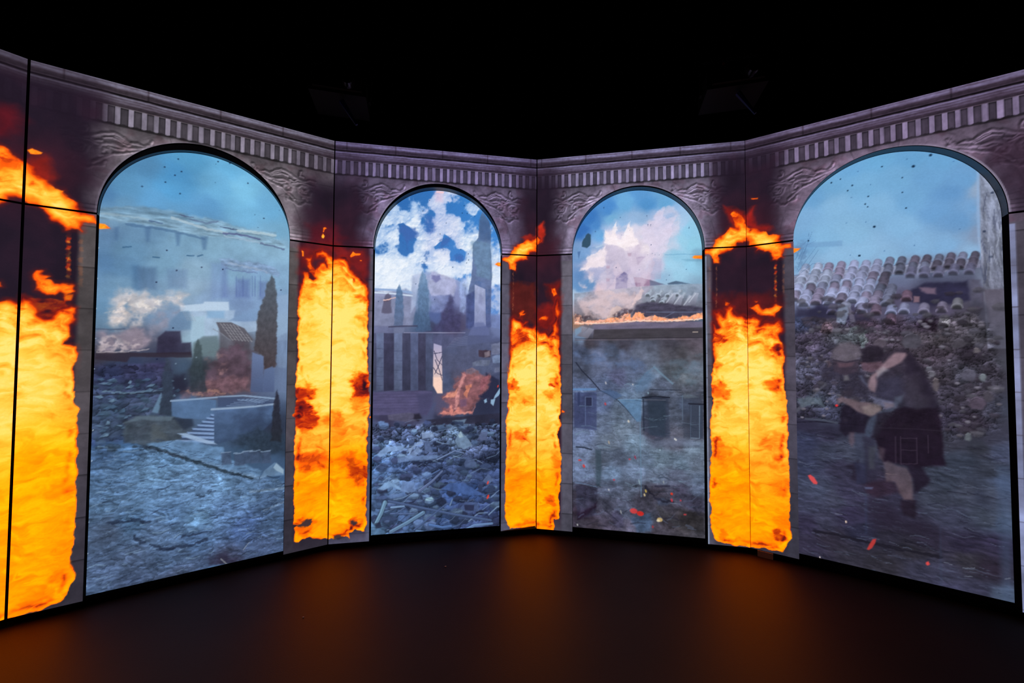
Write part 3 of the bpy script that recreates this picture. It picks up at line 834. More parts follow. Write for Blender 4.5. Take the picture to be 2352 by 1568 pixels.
for b in (0, 1, 2, 3, 4):
    L = bay(b)[3]
    root = thing('arched_panel_unit', LABELS[b][0], LABELS[b][1], 'arched stone-look wall panels', b)
    BAYS[b] = root
    ulo = G if b else .62*L
    res = RES
    ulo = GC[b] if b else ulo
    uhi = L-GC[b+1]
    pic = Pic(b, 0, ulo, uhi, HS+.005, H, arch=(L/2, HS, .317*L, AH[b]), res=res)
    paint_front(pic, b)
    hp = mesh_obj('header_panel', *header_case(b, L, ulo+.001, uhi-.001), BLACK, root)
    sub_parts(hp, pic, TAGS_H)
    for side in (0, 1):
        if b == 0 and side == 0:
            continue
        uw = .183*L
        u0, u1 = (GC[b], uw) if side == 0 else (L-uw, uhi)
        zlo = .022 if (b, side) == (2, 1) else 0.0
        pc = Pic(b, 0, u0, u1, 0.0, HS-.008, res=res)
        paint_front(pc, b)
        if (b, side) == (3, 1):
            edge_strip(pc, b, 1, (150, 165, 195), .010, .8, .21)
        if (b, side) == (4, 1):
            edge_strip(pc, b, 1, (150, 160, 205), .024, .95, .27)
            pc.tex(.2, (2, 3), 3, 44)
        if (b, side) == (3, 0):
            pc.line([(1290, 1040), (1289, 1180)], .004, (110, 108, 130), .3)
        if (b, side) == (2, 1):
            pc.poly([(1150, 1219), (1229.5, 1207), (1233, 1222)], (34, 14, 6), 1, soft=.003)
        cp = mesh_obj('column_panel', *casing(u0+.001, u1-.001, 0, HS-.009, CASE[b]), BLACK, root)
        sub_parts(cp, pc, TAGS_C)
    if b:
        reveal(b, L, root)
        mesh_obj('plinth', *boxes([(.03, L-.03, .03, .12, 0, ZF-.004)]), BLACK, root)
    else:
        mesh_obj('plinth', *boxes([(.8*L, L-.03, .03, .12, 0, ZF-.004)]), BLACK, root)

# ------------------------------------------------------------------ pictures on the recessed arched screens
def screen_pic(b):
    L = bay(b)[3]; hw = .317*L
    return Pic(b, DEPTH[b], L/2-hw, L/2+hw, 0.006, HS+AS[b], arch=(L/2, HS, hw, AS[b]), inside=True, res=RES)

def cypress(s, pts, c, c2, a=.9, tag=None):
    s.poly(pts, c, a, soft=.008, warp=.008, wf=24, tex=.14, tf=(40, 25), c2=c2, tag=tag)

def roof_tile(s, x, y, w_, h, lean, c, a=1.):
    """one barrel tile, seen from its open lower end"""
    c = np.array(c, float)
    th = np.linspace(math.pi, 0, 9)
    arc = lambda ox, oy, r, q: [(ox+r*math.cos(t), oy-q*math.sin(t)) for t in th]
    r = w_*.5
    up = arc(x+lean*h, y-h, r*.92, r*.72); lo = arc(x, y, r, r*.80)
    s.poly(up+[(x+r, y), (x-r, y)], c*.86, a, soft=.004, tex=.20, tf=(50, 50))
    s.poly(arc(x+lean*h-r*.15, y-h, r*.55, r*.70)+[(x+r*.35, y-r*.4), (x-r*.65, y-r*.2)], np.clip(c*1.22, 0, 255), .6*a, soft=.010)
    s.line(lo, .006, np.clip(c*1.28, 0, 255), .65*a, soft=.006)
    s.poly(arc(x, y+1.5, r*.84, r*.60)+[(x+r*.8, y+4), (x-r*.8, y+4)], c*.34, .70*a, soft=.007)

def streaks(s, m, rs, n, box, cols, wd=(.004, .012), ln=(.03, .10), ang=(-.3, .3), a=.6):
    """broken laths, stones edges and cracks scattered over part of the picture"""
    for k in range(n):
        u = rs.uniform(box[0], box[1]); z = rs.uniform(box[2], box[3])
        i = int((u-s.U[0, 0])/(s.U[0, -1]-s.U[0, 0])*(s.U.shape[1]-1)); j = int((z-s.Z[0, 0])/(s.Z[-1, 0]-s.Z[0, 0])*(s.Z.shape[0]-1))
        if not (0 <= i < s.U.shape[1] and 0 <= j < s.U.shape[0]) or m[j, i] < rs.rand():
            continue
        l_, t = rs.uniform(*ln), rs.uniform(*ang)
        w_ = rs.uniform(*wd)
        mid = (u+l_*.5*math.cos(t), z+l_*.5*math.sin(t)+rs.uniform(-.2, .2)*l_)
        s.line([(u, z), mid, (u+l_*math.cos(t), z+l_*math.sin(t))], w_, cols[rs.randint(len(cols))], a*rs.uniform(.4, 1), uz=True, w2=w_*rs.uniform(.2, .9))

def chunk(s, rs, u, z, r, c, a=1.):
    """one broken block: lit top face, darker front, shadow below"""
    n = rs.randint(5, 8); t0 = rs.uniform(0, 6.28)
    asp = rs.uniform(1.0, 1.6)
    P_ = [(u+r*asp*math.cos(t0+k*6.283/n)*rs.uniform(.75, 1.1), z+r*math.sin(t0+k*6.283/n)*rs.uniform(.7, 1.1)) for k in range(n)]
    P_.sort(key=lambda q: math.atan2(q[1]-z, q[0]-u))
    c = np.array(c, float)
    s.poly([(x+r*.12, y-r*.22) for x, y in P_], c*.45, .5*a, soft=r*.3, uz=True)
    s.poly(P_, c*.78, a, soft=.004, uz=True, tex=.2, tf=(40, 40))
    T_ = [(x, z+(y-z)*.55+r*.34) for x, y in P_]
    s.poly(T_, np.clip(c*rs.uniform(1.05, 1.45), 0, 255), .6*a, soft=.007, uz=True, tex=.12, tf=(40, 40))

def birds(s, pts, r=.0055, c=(22, 40, 70), a=.85):
    s.dots(pts, r, c, a)

# ---- first screen: ruined house, cypress, steps and cobbles
def paint_1(s):
    Q = lambda t, c: [(x, y, c) for x, y in t]
    s.field([(330, 380, (66, 122, 168)), (430, 358, (72, 148, 198)), (520, 375, (92, 168, 214)), (250, 450, (60, 110, 160)), (300, 430, (78, 138, 184)), (400, 430, (68, 142, 196)), (400, 400, (62, 138, 196)), (500, 430, (100, 172, 218)), (560, 440, (112, 182, 220)), (620, 480, (96, 162, 206)), (560, 500, (104, 172, 214)), (470, 480, (84, 150, 204)), (350, 460, (76, 140, 190)), (640, 530, (110, 170, 206)), (280, 470, (84, 136, 176)),
             (250, 500, (100, 138, 168)), (250, 540, (60, 96, 136)), (330, 540, (76, 116, 150)), (420, 560, (106, 150, 178)), (500, 560, (120, 164, 188)), (580, 560, (128, 172, 196)), (640, 575, (134, 178, 204)), (235, 600, (50, 92, 138)), (290, 620, (62, 106, 146)), (300, 575, (70, 114, 148)), (380, 600, (100, 144, 172)), (450, 620, (134, 168, 190)), (530, 620, (116, 156, 184)), (600, 640, (118, 156, 194)), (640, 640, (126, 166, 200)),
             (235, 700, (84, 126, 160)), (280, 660, (96, 138, 172)), (350, 670, (110, 142, 172)), (440, 660, (146, 172, 194)), (480, 680, (132, 158, 194)), (550, 690, (106, 128, 174)), (630, 700, (120, 146, 190)), (650, 740, (140, 166, 196)), (560, 730, (112, 136, 178)),
             (240, 740, (92, 122, 148)), (400, 740, (120, 140, 170)), (460, 740, (160, 186, 206)), (520, 760, (160, 190, 208)), (440, 780, (150, 180, 200)), (600, 760, (120, 138, 160)), (650, 800, (112, 134, 168)), (560, 790, (90, 92, 106)), (470, 800, (116, 140, 150)),
             (240, 780, (92, 98, 120)), (320, 790, (78, 80, 100)), (390, 790, (62, 62, 82)), (230, 820, (58, 56, 70)), (300, 840, (54, 64, 92)), (360, 830, (52, 58, 84)), (420, 840, (66, 84, 108)), (250, 860, (46, 60, 88)), (330, 870, (48, 58, 84)), (410, 880, (40, 44, 62)), (460, 850, (48, 54, 62)), (520, 850, (96, 78, 84)), (570, 870, (72, 56, 66)), (490, 890, (86, 72, 80)), (600, 880, (88, 104, 138)), (650, 880, (104, 124, 156)),
             (240, 900, (62, 84, 110)), (320, 900, (60, 80, 106)), (260, 940, (60, 86, 108)), (330, 930, (70, 94, 116)), (250, 985, (56, 78, 96)), (300, 960, (50, 66, 84)), (340, 985, (60, 72, 88)), (400, 985, (64, 74, 88)), (440, 930, (82, 108, 144)), (470, 940, (80, 106, 140)), (530, 960, (74, 96, 130)), (600, 950, (66, 84, 116)), (560, 1000, (58, 74, 100)), (630, 980, (46, 52, 70)), (600, 1020, (48, 62, 80)), (640, 1030, (46, 60, 80)), (560, 1045, (60, 84, 112)),
             (230, 1040, (56, 84, 124)), (300, 1030, (66, 102, 146)), (380, 1050, (74, 110, 150)), (350, 1090, (84, 122, 162)), (440, 1080, (84, 122, 164)), (460, 1120, (88, 126, 172)), (250, 1110, (68, 100, 140)), (240, 1160, (72, 104, 142)), (340, 1140, (78, 114, 156)), (500, 1110, (92, 134, 180)), (560, 1130, (78, 112, 154)), (620, 1060, (66, 90, 122)), (640, 1100, (64, 92, 128)), (620, 1150, (62, 88, 126)), (520, 1170, (78, 112, 160)), (400, 1180, (76, 112, 158)), (300, 1200, (58, 88, 124)), (460, 1190, (84, 124, 166)), (250, 1220, (60, 76, 104)), (350, 1230, (72, 98, 136)), (450, 1240, (64, 92, 134)), (560, 1210, (64, 92, 146)), (640, 1200, (60, 86, 124)), (600, 1260, (58, 76, 112)), (300, 1280, (62, 80, 112)), (400, 1280, (60, 82, 116)), (520, 1290, (58, 64, 92)), (230, 1320, (70, 92, 130)), (300, 1340, (56, 72, 104)), (400, 1330, (62, 76, 108)), (210, 1360, (62, 84, 120)), (480, 1310, (60, 80, 116))], warp=.03)
    veil = ss(1.75, 2.1, s.Z)*.20
    s.rgb[:] = s.rgb*(1-veil[..., None])+col3((150, 186, 210))*veil[..., None]
    hz = ss(1.6, 1.9, s.Z)*ss(2.75, 2.45, s.Z)*.26
    s.rgb[:] = s.rgb*(1-hz[..., None])+col3((142, 172, 206))*hz[..., None]
    s.tag[:] = 3
    sky = s.mask([(150, 300), (700, 300), (720, 590), (640, 560), (560, 540), (500, 510), (430, 490), (340, 474), (150, 470)], .012, .01)
    s.tag[sky > .5] = 0
    s.tex(.055, (3, 5), 5, 5, sky); s.tex(.09, (2, 3), 3, 9, sky)
    wall = s.mask([(150, 470), (700, 560), (720, 780), (150, 780)], .02)
    s.tex(.07, (10, 10), 5, 12, wall)
    # eaves of the ruined house
    s.poly(ZA([(60, 195), (300, 175), (520, 190), (640, 215), (760, 240), (900, 262), (1050, 300), (1200, 350), (1330, 362), (1420, 372), (1420, 425), (1500, 480), (1480, 500), (1300, 460), (1150, 430), (1000, 410), (850, 405), (700, 372), (560, 335), (420, 315), (250, 290), (60, 260)]), (132, 164, 186), .75, soft=.014, warp=.012, tex=.34, tf=(9, 42), tag=1)
    s.poly(ZA([(60, 195), (400, 185), (640, 215), (760, 240), (760, 275), (600, 255), (400, 225), (60, 230)]), (96, 132, 160), .55, soft=.014, warp=.01, tex=.3, tf=(9, 40))
    for p_, w_, c, a in [([(640, 260), (760, 300), (900, 345), (1050, 375)], .018, (176, 196, 208), .7), ([(1030, 380), (1130, 385), (1200, 400), (1290, 420)], .017, (84, 92, 136), .75), ([(1030, 398), (1200, 428), (1330, 455)], .012, (158, 184, 208), .7), ([(120, 230), (300, 250), (460, 275)], .016, (158, 184, 200), .55), ([(1130, 355), (1300, 375), (1410, 395)], .02, (186, 208, 218), .7),
                         ([(470, 285), (560, 300)], .012, (66, 88, 126), .6), ([(770, 270), (900, 300), (980, 290)], .014, (92, 112, 146), .6), ([(1000, 330), (1120, 352)], .01, (60, 72, 104), .7), ([(300, 310), (560, 345), (740, 385), (880, 420)], .018, (62, 92, 130), .45), ([(1300, 450), (1400, 475), (1480, 500)], .012, (80, 92, 130), .6), ([(700, 240), (800, 262)], .007, (70, 70, 104), .6)]:
        s.line(ZA(p_), w_, c, a, warp=.006)
    for x, y0, y1, w_ in [(455, 330, 440, 26), (682, 375, 470, 22), (880, 400, 500, 28), (220, 330, 430, 18)]:
        s.poly(ZA([(x-w_, y0), (x+w_, y0), (x+w_*.4, y1), (x-w_*.4, y1)]), (74, 106, 146), .55, soft=.012)
    # window openings and cracks of the house
    for q, c, a in [([(370, 630), (520, 632), (520, 800), (380, 800)], (72, 98, 134), .5), ([(600, 645), (750, 650), (750, 790), (610, 790)], (100, 126, 164), .45), ([(340, 620), (380, 620), (390, 800), (340, 790)], (62, 98, 140), .4),
                    ([(1120, 720), (1220, 725), (1220, 860), (1120, 860)], (84, 102, 158), .5), ([(1010, 600), (1050, 610), (1060, 860), (1010, 860)], (98, 116, 172), .45), ([(1290, 740), (1350, 742), (1340, 880), (1290, 870)], (90, 104, 156), .45), ([(930, 600), (1010, 600), (1040, 860), (930, 880)], (110, 136, 190), .3)]:
        s.poly(ZA(q), c, a, soft=.02, tex=.12, tf=(40, 6))
    s.poly(ZA([(980, 570), (1060, 570), (1150, 590), (1280, 600), (1400, 630), (1450, 680), (1420, 700), (1330, 670), (1200, 660), (1100, 640), (1030, 625)]), (126, 148, 184), .6, soft=.012, warp=.012, tex=.35, tf=(20, 40))
    s.line(ZA([(1060, 600), (1150, 620), (1260, 640), (1360, 670)]), .014, (160, 176, 200), .5, warp=.01)
    s.line(ZA([(1040, 640), (1130, 660), (1280, 675)]), .010, (92, 104, 150), .5, warp=.008)
    for x in (1120, 1170, 1240, 1260, 1300):
        s.line(ZA([(x, 700), (x, 850)]), .008, (84, 102, 158), .35)
    for p_ in ([(270, 482), (330, 478)], [(750, 545), (800, 546)], [(830, 550), (865, 540)], [(495, 555), (540, 560)]):
        s.line(ZA(p_), .010, (56, 94, 130), .7)
    # pale ghost building behind the smoke
    s.poly(ZA([(700, 920), (870, 905), (880, 890), (1062, 892), (1068, 960), (700, 965)]), (196, 216, 236), .8, soft=.007)
    s.poly(ZA([(780, 960), (1110, 955), (1100, 1010), (1060, 1035), (1180, 1040), (1280, 1035), (1280, 1110), (780, 1180)]), (166, 188, 214), .7, soft=.008, tex=.1, tf=(12, 12))
    s.poly(ZA([(900, 960), (1030, 960), (1030, 1015), (900, 1012)]), (124, 168, 208), .6, soft=.012)
    s.poly(ZA([(780, 1000), (880, 1000), (880, 1150), (780, 1200)]), (160, 192, 212), .7, soft=.01)
    s.poly(ZA([(1110, 1000), (1300, 920), (1300, 1030), (1110, 1030)]), (126, 158, 196), .5, soft=.02)
    s.poly(ZA([(1420, 850), (1510, 835), (1505, 1180), (1420, 1180)]), (146, 172, 202), .6, soft=.01)
    s.poly(ZA([(1420, 1160), (1505, 1120), (1500, 1568), (1440, 1568)]), (122, 142, 174), .55, soft=.012, tex=.15, tf=(30, 5))
    # left fire and its smoke
    for q, c, a in [([(250, 800), (400, 790), (480, 840), (560, 850), (720, 840), (720, 900), (600, 930), (500, 960), (430, 1050), (330, 1080), (200, 1080), (170, 1030), (190, 950), (240, 880)], (206, 196, 196), .78),
                    ([(90, 1105), (200, 1130), (330, 1100), (440, 1090), (480, 1180), (400, 1240), (230, 1270), (70, 1265), (80, 1180)], (150, 136, 150), .8),
                    ([(500, 960), (700, 950), (650, 1000), (600, 1100), (500, 1160), (460, 1100)], (150, 142, 158), .55)]:
        s.poly(ZA(q), c, a, soft=.035, warp=.05, wf=9, tex=.16, tf=(14, 14), amod=((9, 9), -.75, .05))
    for q, c, a in [([(170, 950), (260, 890), (300, 850), (330, 900), (300, 980), (260, 1060), (180, 1050)], (226, 212, 206), .75), ([(350, 900), (470, 880), (560, 860), (700, 850), (700, 880), (560, 900), (430, 1000), (380, 990)], (232, 224, 218), .7),
                    ([(70, 1220), (140, 1140), (260, 1160), (300, 1210), (420, 1180), (460, 1170), (440, 1210), (260, 1260), (70, 1268)], (196, 182, 186), .7)]:
        s.poly(ZA(q), c, a, soft=.02, warp=.03, wf=16, tex=.2, tf=(25, 25), amod=((20, 22), -.3, .25))
    s.line(ZA([(60, 1095), (180, 1100), (280, 1095)]), .010, (72, 84, 108), .6)
    s.line(ZA([(70, 1268), (200, 1270), (330, 1262), (460, 1250)]), .007, (190, 180, 184), .6, warp=.006)
    # dark timbers and the burnt block
    s.poly(ZA([(530, 1160), (590, 1110), (700, 1110), (710, 1200), (780, 1195), (785, 1290), (520, 1285)]), (48, 44, 66), .8, soft=.008, tex=.15, tf=(20, 20))
    s.poly(ZA([(60, 1275), (780, 1268), (790, 1310), (320, 1305), (300, 1345), (60, 1325)]), (50, 42, 54), .8, soft=.006, warp=.004)
    s.poly(ZA([(620, 1040), (700, 960), (760, 960), (790, 1030), (780, 1100), (600, 1110)]), (88, 122, 156), .5, soft=.012)
    for k in range(5):
        s.line(ZA([(715+k*18, 960+k*6), (755+k*15, 1030+k*2)]), .004, (150, 160, 176), .5)
    # small tiled turret
    s.poly(ZA([(800, 1200), (870, 1150), (980, 1145), (1000, 1300), (800, 1300)]), (98, 116, 124), .75, soft=.01)
    s.poly(ZA([(990, 1100), (1220, 1180), (1225, 1568), (1000, 1568)]), (84, 78, 88), .75, soft=.012, tex=.15, tf=(12, 12))
    s.poly(ZA([(968, 1045), (1080, 1045), (1180, 1090), (1250, 1180), (1075, 1180), (1000, 1120)]), (92, 90, 100), .95, soft=.005)
    for i in range(6):
        for j in range(9):
            x, y = 1000+j*24+i*16, 1055+i*22+j*2
            if x < 1230-(5-i)*18:
                s.line(ZA([(x, y), (x+14, y+14)]), .006, (150, 150, 158), .75)
    s.line(ZA([(945, 1095), (1010, 1130), (1075, 1180)]), .006, (130, 136, 150), .7)
    # red smoke over the middle
    s.poly(ZA([(1040, 1240), (1150, 1200), (1230, 1300), (1240, 1540), (1000, 1568), (860, 1568), (890, 1430), (940, 1330)]), (84, 66, 80), .78, soft=.04, warp=.05, tex=.45, tf=(9, 9), tag=2)
    s.poly(ZA([(900, 1340), (1000, 1290), (1020, 1400), (1000, 1480), (880, 1520)]), (160, 122, 124), .6, soft=.03, warp=.05, tex=.3, tf=(14, 14), amod=((12, 10), -.1, .4))
    s.poly(ZB([(800, 60), (900, 20), (1140, 20), (1150, 110), (1010, 135), (700, 150), (690, 110)]), (120, 88, 96), .6, soft=.025, warp=.03, tex=.4, tf=(20, 20))
    s.poly(ZB([(700, 120), (800, 90), (930, 100), (1020, 128), (820, 145)]), (176, 132, 118), .55, soft=.012, warp=.02, amod=((30, 40), -.2, .3))
    # cypresses
    cypress(s, ZA([(1385, 690), (1412, 740), (1425, 880), (1425, 1100), (1420, 1380), (1330, 1400), (1310, 1290), (1250, 1260), (1265, 1150), (1285, 960), (1330, 860), (1350, 760)]), (84, 94, 106), (70, 60, 64), .95, tag=4)
    s.poly(ZA([(1240, 1270), (1325, 1300), (1320, 1568), (1225, 1568)]), (106, 124, 164), .9, soft=.006, c2=(74, 88, 122))
    s.poly(ZA([(1328, 1400), (1390, 1375), (1410, 1400), (1405, 1568), (1320, 1568)]), (94, 112, 150), .85, soft=.006, c2=(78, 92, 128))
    s.poly(ZA([(1405, 1380), (1500, 1390), (1498, 1568), (1405, 1568)]), (96, 112, 146), .6, soft=.01)
    cypress(s, ZA([(835, 1170), (860, 1220), (870, 1400), (900, 1568), (770, 1568), (780, 1400), (805, 1230)]), (66, 80, 84), (46, 54, 66), .8, tag=4)
    s.poly(ZB([(640, 10), (700, 5), (720, 90), (700, 120), (640, 110)]), (42, 42, 60), .7, soft=.02, warp=.02)
    for q in ([(660, 1320), (20, 20)],):
        s.dots(ZA([(665, 1355), (735, 1470), (820, 1308)]), .006, (150, 176, 196), .5)
    # middle distance: broken blocks
    m = s.mask([(190, 840), (390, 830), (400, 930), (320, 1010), (190, 1025)], .02)
    s.stones(m, .05, .28, 2.0, 4, .8, edge=.6)
    s.tex(.25, (14, 22), 4, 38, m)
    s.rgb[..., 1] *= 1-.07*m
    s.rgb[..., 0] *= 1+.05*m
    rs = np.random.RandomState(4)
    for k in range(60):
        u, z = rs.uniform(.33, .80), rs.uniform(.93, 1.40)
        x_ = (z-.93)/.5
        if u > .80-.1*x_:
            continue
        chunk(s, rs, u, z, rs.uniform(.010, .026), np.array((70, 92, 116))*rs.uniform(.7, 1.2), .45)
    s.line(ZB([(90, 140), (300, 130), (550, 118)]), .012, (40, 46, 62), .8, warp=.006)
    s.line(ZB([(160, 112), (360, 122), (560, 100)]), .012, (112, 142, 164), .6, warp=.01)
    s.poly(ZB([(490, 250), (550, 120), (560, 130), (540, 260)]), (104, 136, 164), .8, soft=.006)
    for k in range(70):
        u, z = rs.uniform(.34, .78), rs.uniform(.98, 1.42)
        a_, l_, h_ = rs.uniform(-.5, .35), rs.uniform(.02, .06), rs.uniform(.006, .018)
        ca, sa = math.cos(a_), math.sin(a_)
        q = [(-l_*.5, -h_*.4), (l_*.1, h_), (l_*.5, h_*.3), (l_*.2, -h_*.6)]
        s.poly([(u+x*ca-y*sa, z+x*sa+y*ca-.008) for x, y in q], (34, 44, 62), .55, soft=.005, uz=True)
        s.poly([(u+x*ca-y*sa, z+x*sa+y*ca) for x, y in q], [(94, 122, 150), (112, 142, 168), (74, 100, 128), (60, 80, 104)][k % 4], .7, soft=.003, uz=True, tex=.2, tf=(30, 30))
    cypress(s, ZA([(600, 1310), (625, 1340), (635, 1568), (570, 1568), (580, 1350)]), (58, 68, 84), (50, 58, 74), .75, tag=4)
    cypress(s, ZB([(560, -20), (630, -20), (632, 160), (620, 270), (535, 265), (560, 120)]), (54, 64, 84), (48, 58, 74), .9, tag=4)
    s.poly(ZB([(300, 320), (390, 280), (520, 275), (640, 285), (700, 320), (740, 440), (560, 450), (400, 470), (300, 455)]), (66, 76, 88), .85, soft=.01, warp=.01, tex=.3, tf=(14, 20))
    s.poly(ZB([(300, 320), (400, 275), (640, 280), (620, 305), (420, 305)]), (96, 114, 130), .7, soft=.01, warp=.01)
    s.poly(ZB([(480, 340), (560, 330), (600, 400), (580, 440), (480, 440)]), (92, 98, 100), .45, soft=.03, warp=.03)
    s.poly(ZB([(640, 290), (760, 290), (770, 340), (700, 370)]), (38, 46, 64), .7, soft=.012)
    # terrace wall and steps
    s.poly(ZB([(620, 170), (780, 160), (920, 170), (905, 300), (700, 292), (625, 275)]), (84, 112, 150), .92, soft=.005, tex=.1, tf=(14, 14), tag=5)
    s.line(ZB([(618, 175), (760, 165), (880, 155), (960, 148), (1100, 140), (1310, 160)]), .013, (140, 164, 194), .85)
    s.poly(ZB([(930, 150), (1060, 150), (1310, 185), (1290, 200), (930, 215)]), (64, 78, 110), .8, soft=.006)
    for k in range(4):
        s.line(ZB([(1060+k*30, 165-k*3+k*2), (1230+k*12, 190-k*7)]), .005, (126, 150, 184), .7)
        s.line(ZB([(990+k*25, 208-k*12), (1170+k*20, 205-k*8)]), .006, (122, 146, 182), .6)
    s.poly(ZB([(900, 235), (1300, 200), (1310, 300), (1200, 400), (1080, 420), (910, 468)]), (80, 104, 142), .92, soft=.006, tex=.16, tf=(10, 14), c2=(60, 78, 108), tag=5)
    s.line(ZB([(890, 232), (1000, 225), (1180, 212), (1310, 196)]), .015, (146, 168, 196), .9)
    for k in range(8):
        y = 268+k*22+k*k*.4
        x0 = 880-k*27-k*k*.9
        s.poly(ZB([(x0, y-6), (905, y-2), (905, y+10+k), (x0+8, y+6)]), (132, 160, 204), .9, soft=.004)
        s.poly(ZB([(x0+6, y+7), (905, y+11+k), (905, y+22+k), (x0-8, y+16)]), (58, 74, 108), .9, soft=.004)
    s.poly(ZB([(660, 392), (720, 390), (900, 450), (925, 465), (860, 462), (740, 428)]), (150, 176, 208), .9, soft=.005)
    s.poly(ZB([(1060, 300), (1240, 220), (1290, 330), (1190, 420), (1090, 360)]), (46, 56, 80), .5, soft=.04, warp=.04)
    s.poly(ZB([(1020, 440), (1200, 360), (1370, 400), (1365, 520), (1220, 530), (1060, 480)]), (44, 56, 72), .75, soft=.03, warp=.03, tex=.25, tf=(30, 30))
    cypress(s, ZB([(1325, 105), (1338, 140), (1345, 260), (1358, 390), (1350, 450), (1285, 445), (1295, 260), (1312, 140)]), (42, 42, 56), (40, 44, 54), .9, tag=4)
    # kerb of rough stones
    s.poly(ZB([(450, 462), (520, 450), (640, 442), (760, 440), (900, 480), (960, 490), (1000, 560), (1220, 640), (1200, 700), (1050, 660), (900, 605), (750, 560), (600, 520), (480, 480)]), (100, 134, 172), .85, soft=.008, warp=.01, tex=.25, tf=(14, 22))
    s.line(ZB([(480, 478), (620, 528), (780, 580), (900, 620), (1010, 655), (1160, 690)]), .020, (34, 48, 62), .8, warp=.008)
    s.line(ZB([(420, 470), (560, 512), (700, 560)]), .008, (48, 58, 80), .6, warp=.006)
    for k in range(26):
        t = k/26
        x, y = 520+t*640, 485+t*185-rs.uniform(0, 60)*(1-.3*t)
        s.line(ZB([(x, y), (x+rs.uniform(25, 60), y+rs.uniform(-14, 16))]), .0045, (50, 66, 92), .6)
    for x, y in [(985, 570), (1070, 575), (1130, 560), (1180, 560), (1250, 560)]:
        s.poly(ZB([(x-32, y-45), (x+30, y-55), (x+38, y+28), (x-28, y+34)]), (64, 78, 104), .8, soft=.008, tex=.2, tf=(20, 20))
        s.line(ZB([(x-32, y-47), (x+30, y-55)]), .009, (128, 150, 178), .7, warp=.006)
    s.poly(ZB([(1210, 690), (1240, 640), (1310, 585), (1370, 630), (1372, 670), (1260, 680)]), (96, 124, 156), .95, soft=.006, tex=.15, tf=(14, 14))
    s.poly(ZB([(1300, 620), (1320, 588), (1370, 635), (1368, 662), (1320, 640)]), (150, 176, 198), .85, soft=.005)
    s.line(ZB([(1150, 780), (1260, 770), (1372, 755)]), .020, (92, 118, 148), .85)
    s.line(ZB([(1240, 905), (1300, 880), (1370, 850)]), .018, (86, 110, 142), .8)
    # cobbles
    g = s.mask([(150, 1030), (300, 1020), (350, 1024), (430, 1048), (560, 1085), (680, 1110), (680, 1330), (150, 1420)], .02)
    s.tex(.20, (6, 16), 5, 31, g); s.tex(.22, (16, 42), 4, 32, g)
    hh = ridge(s.U*6+.9*fbm(s.U*5, s.Z*5, 3, 2), s.Z*15+.9*fbm(s.U*4, s.Z*9, 3, 5), 4, 35)
    s.emboss(hh, 1.3, g*.6)
    s.stones(g, .034, .17, 2.2, 9, .9, edge=.4)
    gy = s.rgb.mean(-1, keepdims=True); gm = (g*.18)[..., None]
    s.rgb[:] = (s.rgb*(1-gm)+gy*gm)*(1+.10*g)[..., None]
    streaks(s, g, rs, 420, (.32, 1.47, .02, 1.15), [(26, 34, 52), (40, 52, 78), (130, 160, 190)], wd=(.003, .010), ln=(.02, .09), ang=(-.25, .35), a=.6)
    for p_, w_ in [([(200, 985), (300, 985), (370, 968), (470, 980)], .018), ([(530, 1165), (640, 1155), (760, 1135), (860, 1100)], .018), ([(380, 1070), (390, 1110), (440, 1115)], .02), ([(480, 1130), (560, 1170), (640, 1160)], .016), ([(700, 1080), (800, 1060), (880, 1050)], .014)]:
        s.line(ZB(p_), w_, (30, 38, 58), .65, warp=.012)
    s.poly(ZB([(870, 1220), (960, 1200), (1050, 1220), (1100, 1260), (960, 1280), (860, 1260)]), (44, 40, 60), .7, soft=.03, warp=.03)
    s.poly(ZB([(820, 1310), (900, 1270), (1010, 1262), (960, 1290)]), (88, 130, 176), .7, soft=.012, warp=.01)
    s.line(ZB([(1100, 1170), (1120, 1140), (1140, 1118)]), .005, (150, 160, 172), .7)
    s.line(ZB([(950, 1228), (988, 1262)]), .006, (160, 164, 170), .7)
    birds(s, ZS([(38, 805), (396, 827), (502, 842), (664, 1022), (54, 1115), (808, 1338), (8, 950), (66, 917)]), .0062)
    birds(s, ZR([(1482, 1190), (1490, 1326), (1280, 1364)]), .0062)
    birds(s, ZS([(370, 1016), (728, 1306), (755, 1420), (948, 1265), (376, 850)]), .004, a=.5)
    birds(s, ZA([(598, 505), (1018, 648), (520, 745), (645, 1088), (860, 632), (672, 656), (525, 1322), (1455, 803)]), .006, (26, 30, 60))
    s.dots(ZP([(771, 440), (763, 680), (755, 915), (748, 1150), (738, 1388)])+ZQ([(556, 230), (549, 412), (533, 780), (525, 970), (519, 1165)]), .0042, (196, 214, 232), .9, ax=.8)  # bright glints along the left jamb, painted as pale dots
    s.flame(ZP([(740, 245), (820, 250), (865, 290), (780, 291), (740, 288)]), [(222, 517, .72, .03)], base=.6, edge=.01, tag=6, warp=.003, loose=.1)
    return {0: 'sky', 1: 'ruined_house', 2: 'red_smoke', 3: 'courtyard', 4: 'cypress_tree', 5: 'stone_terrace', 6: 'flame_tip'}

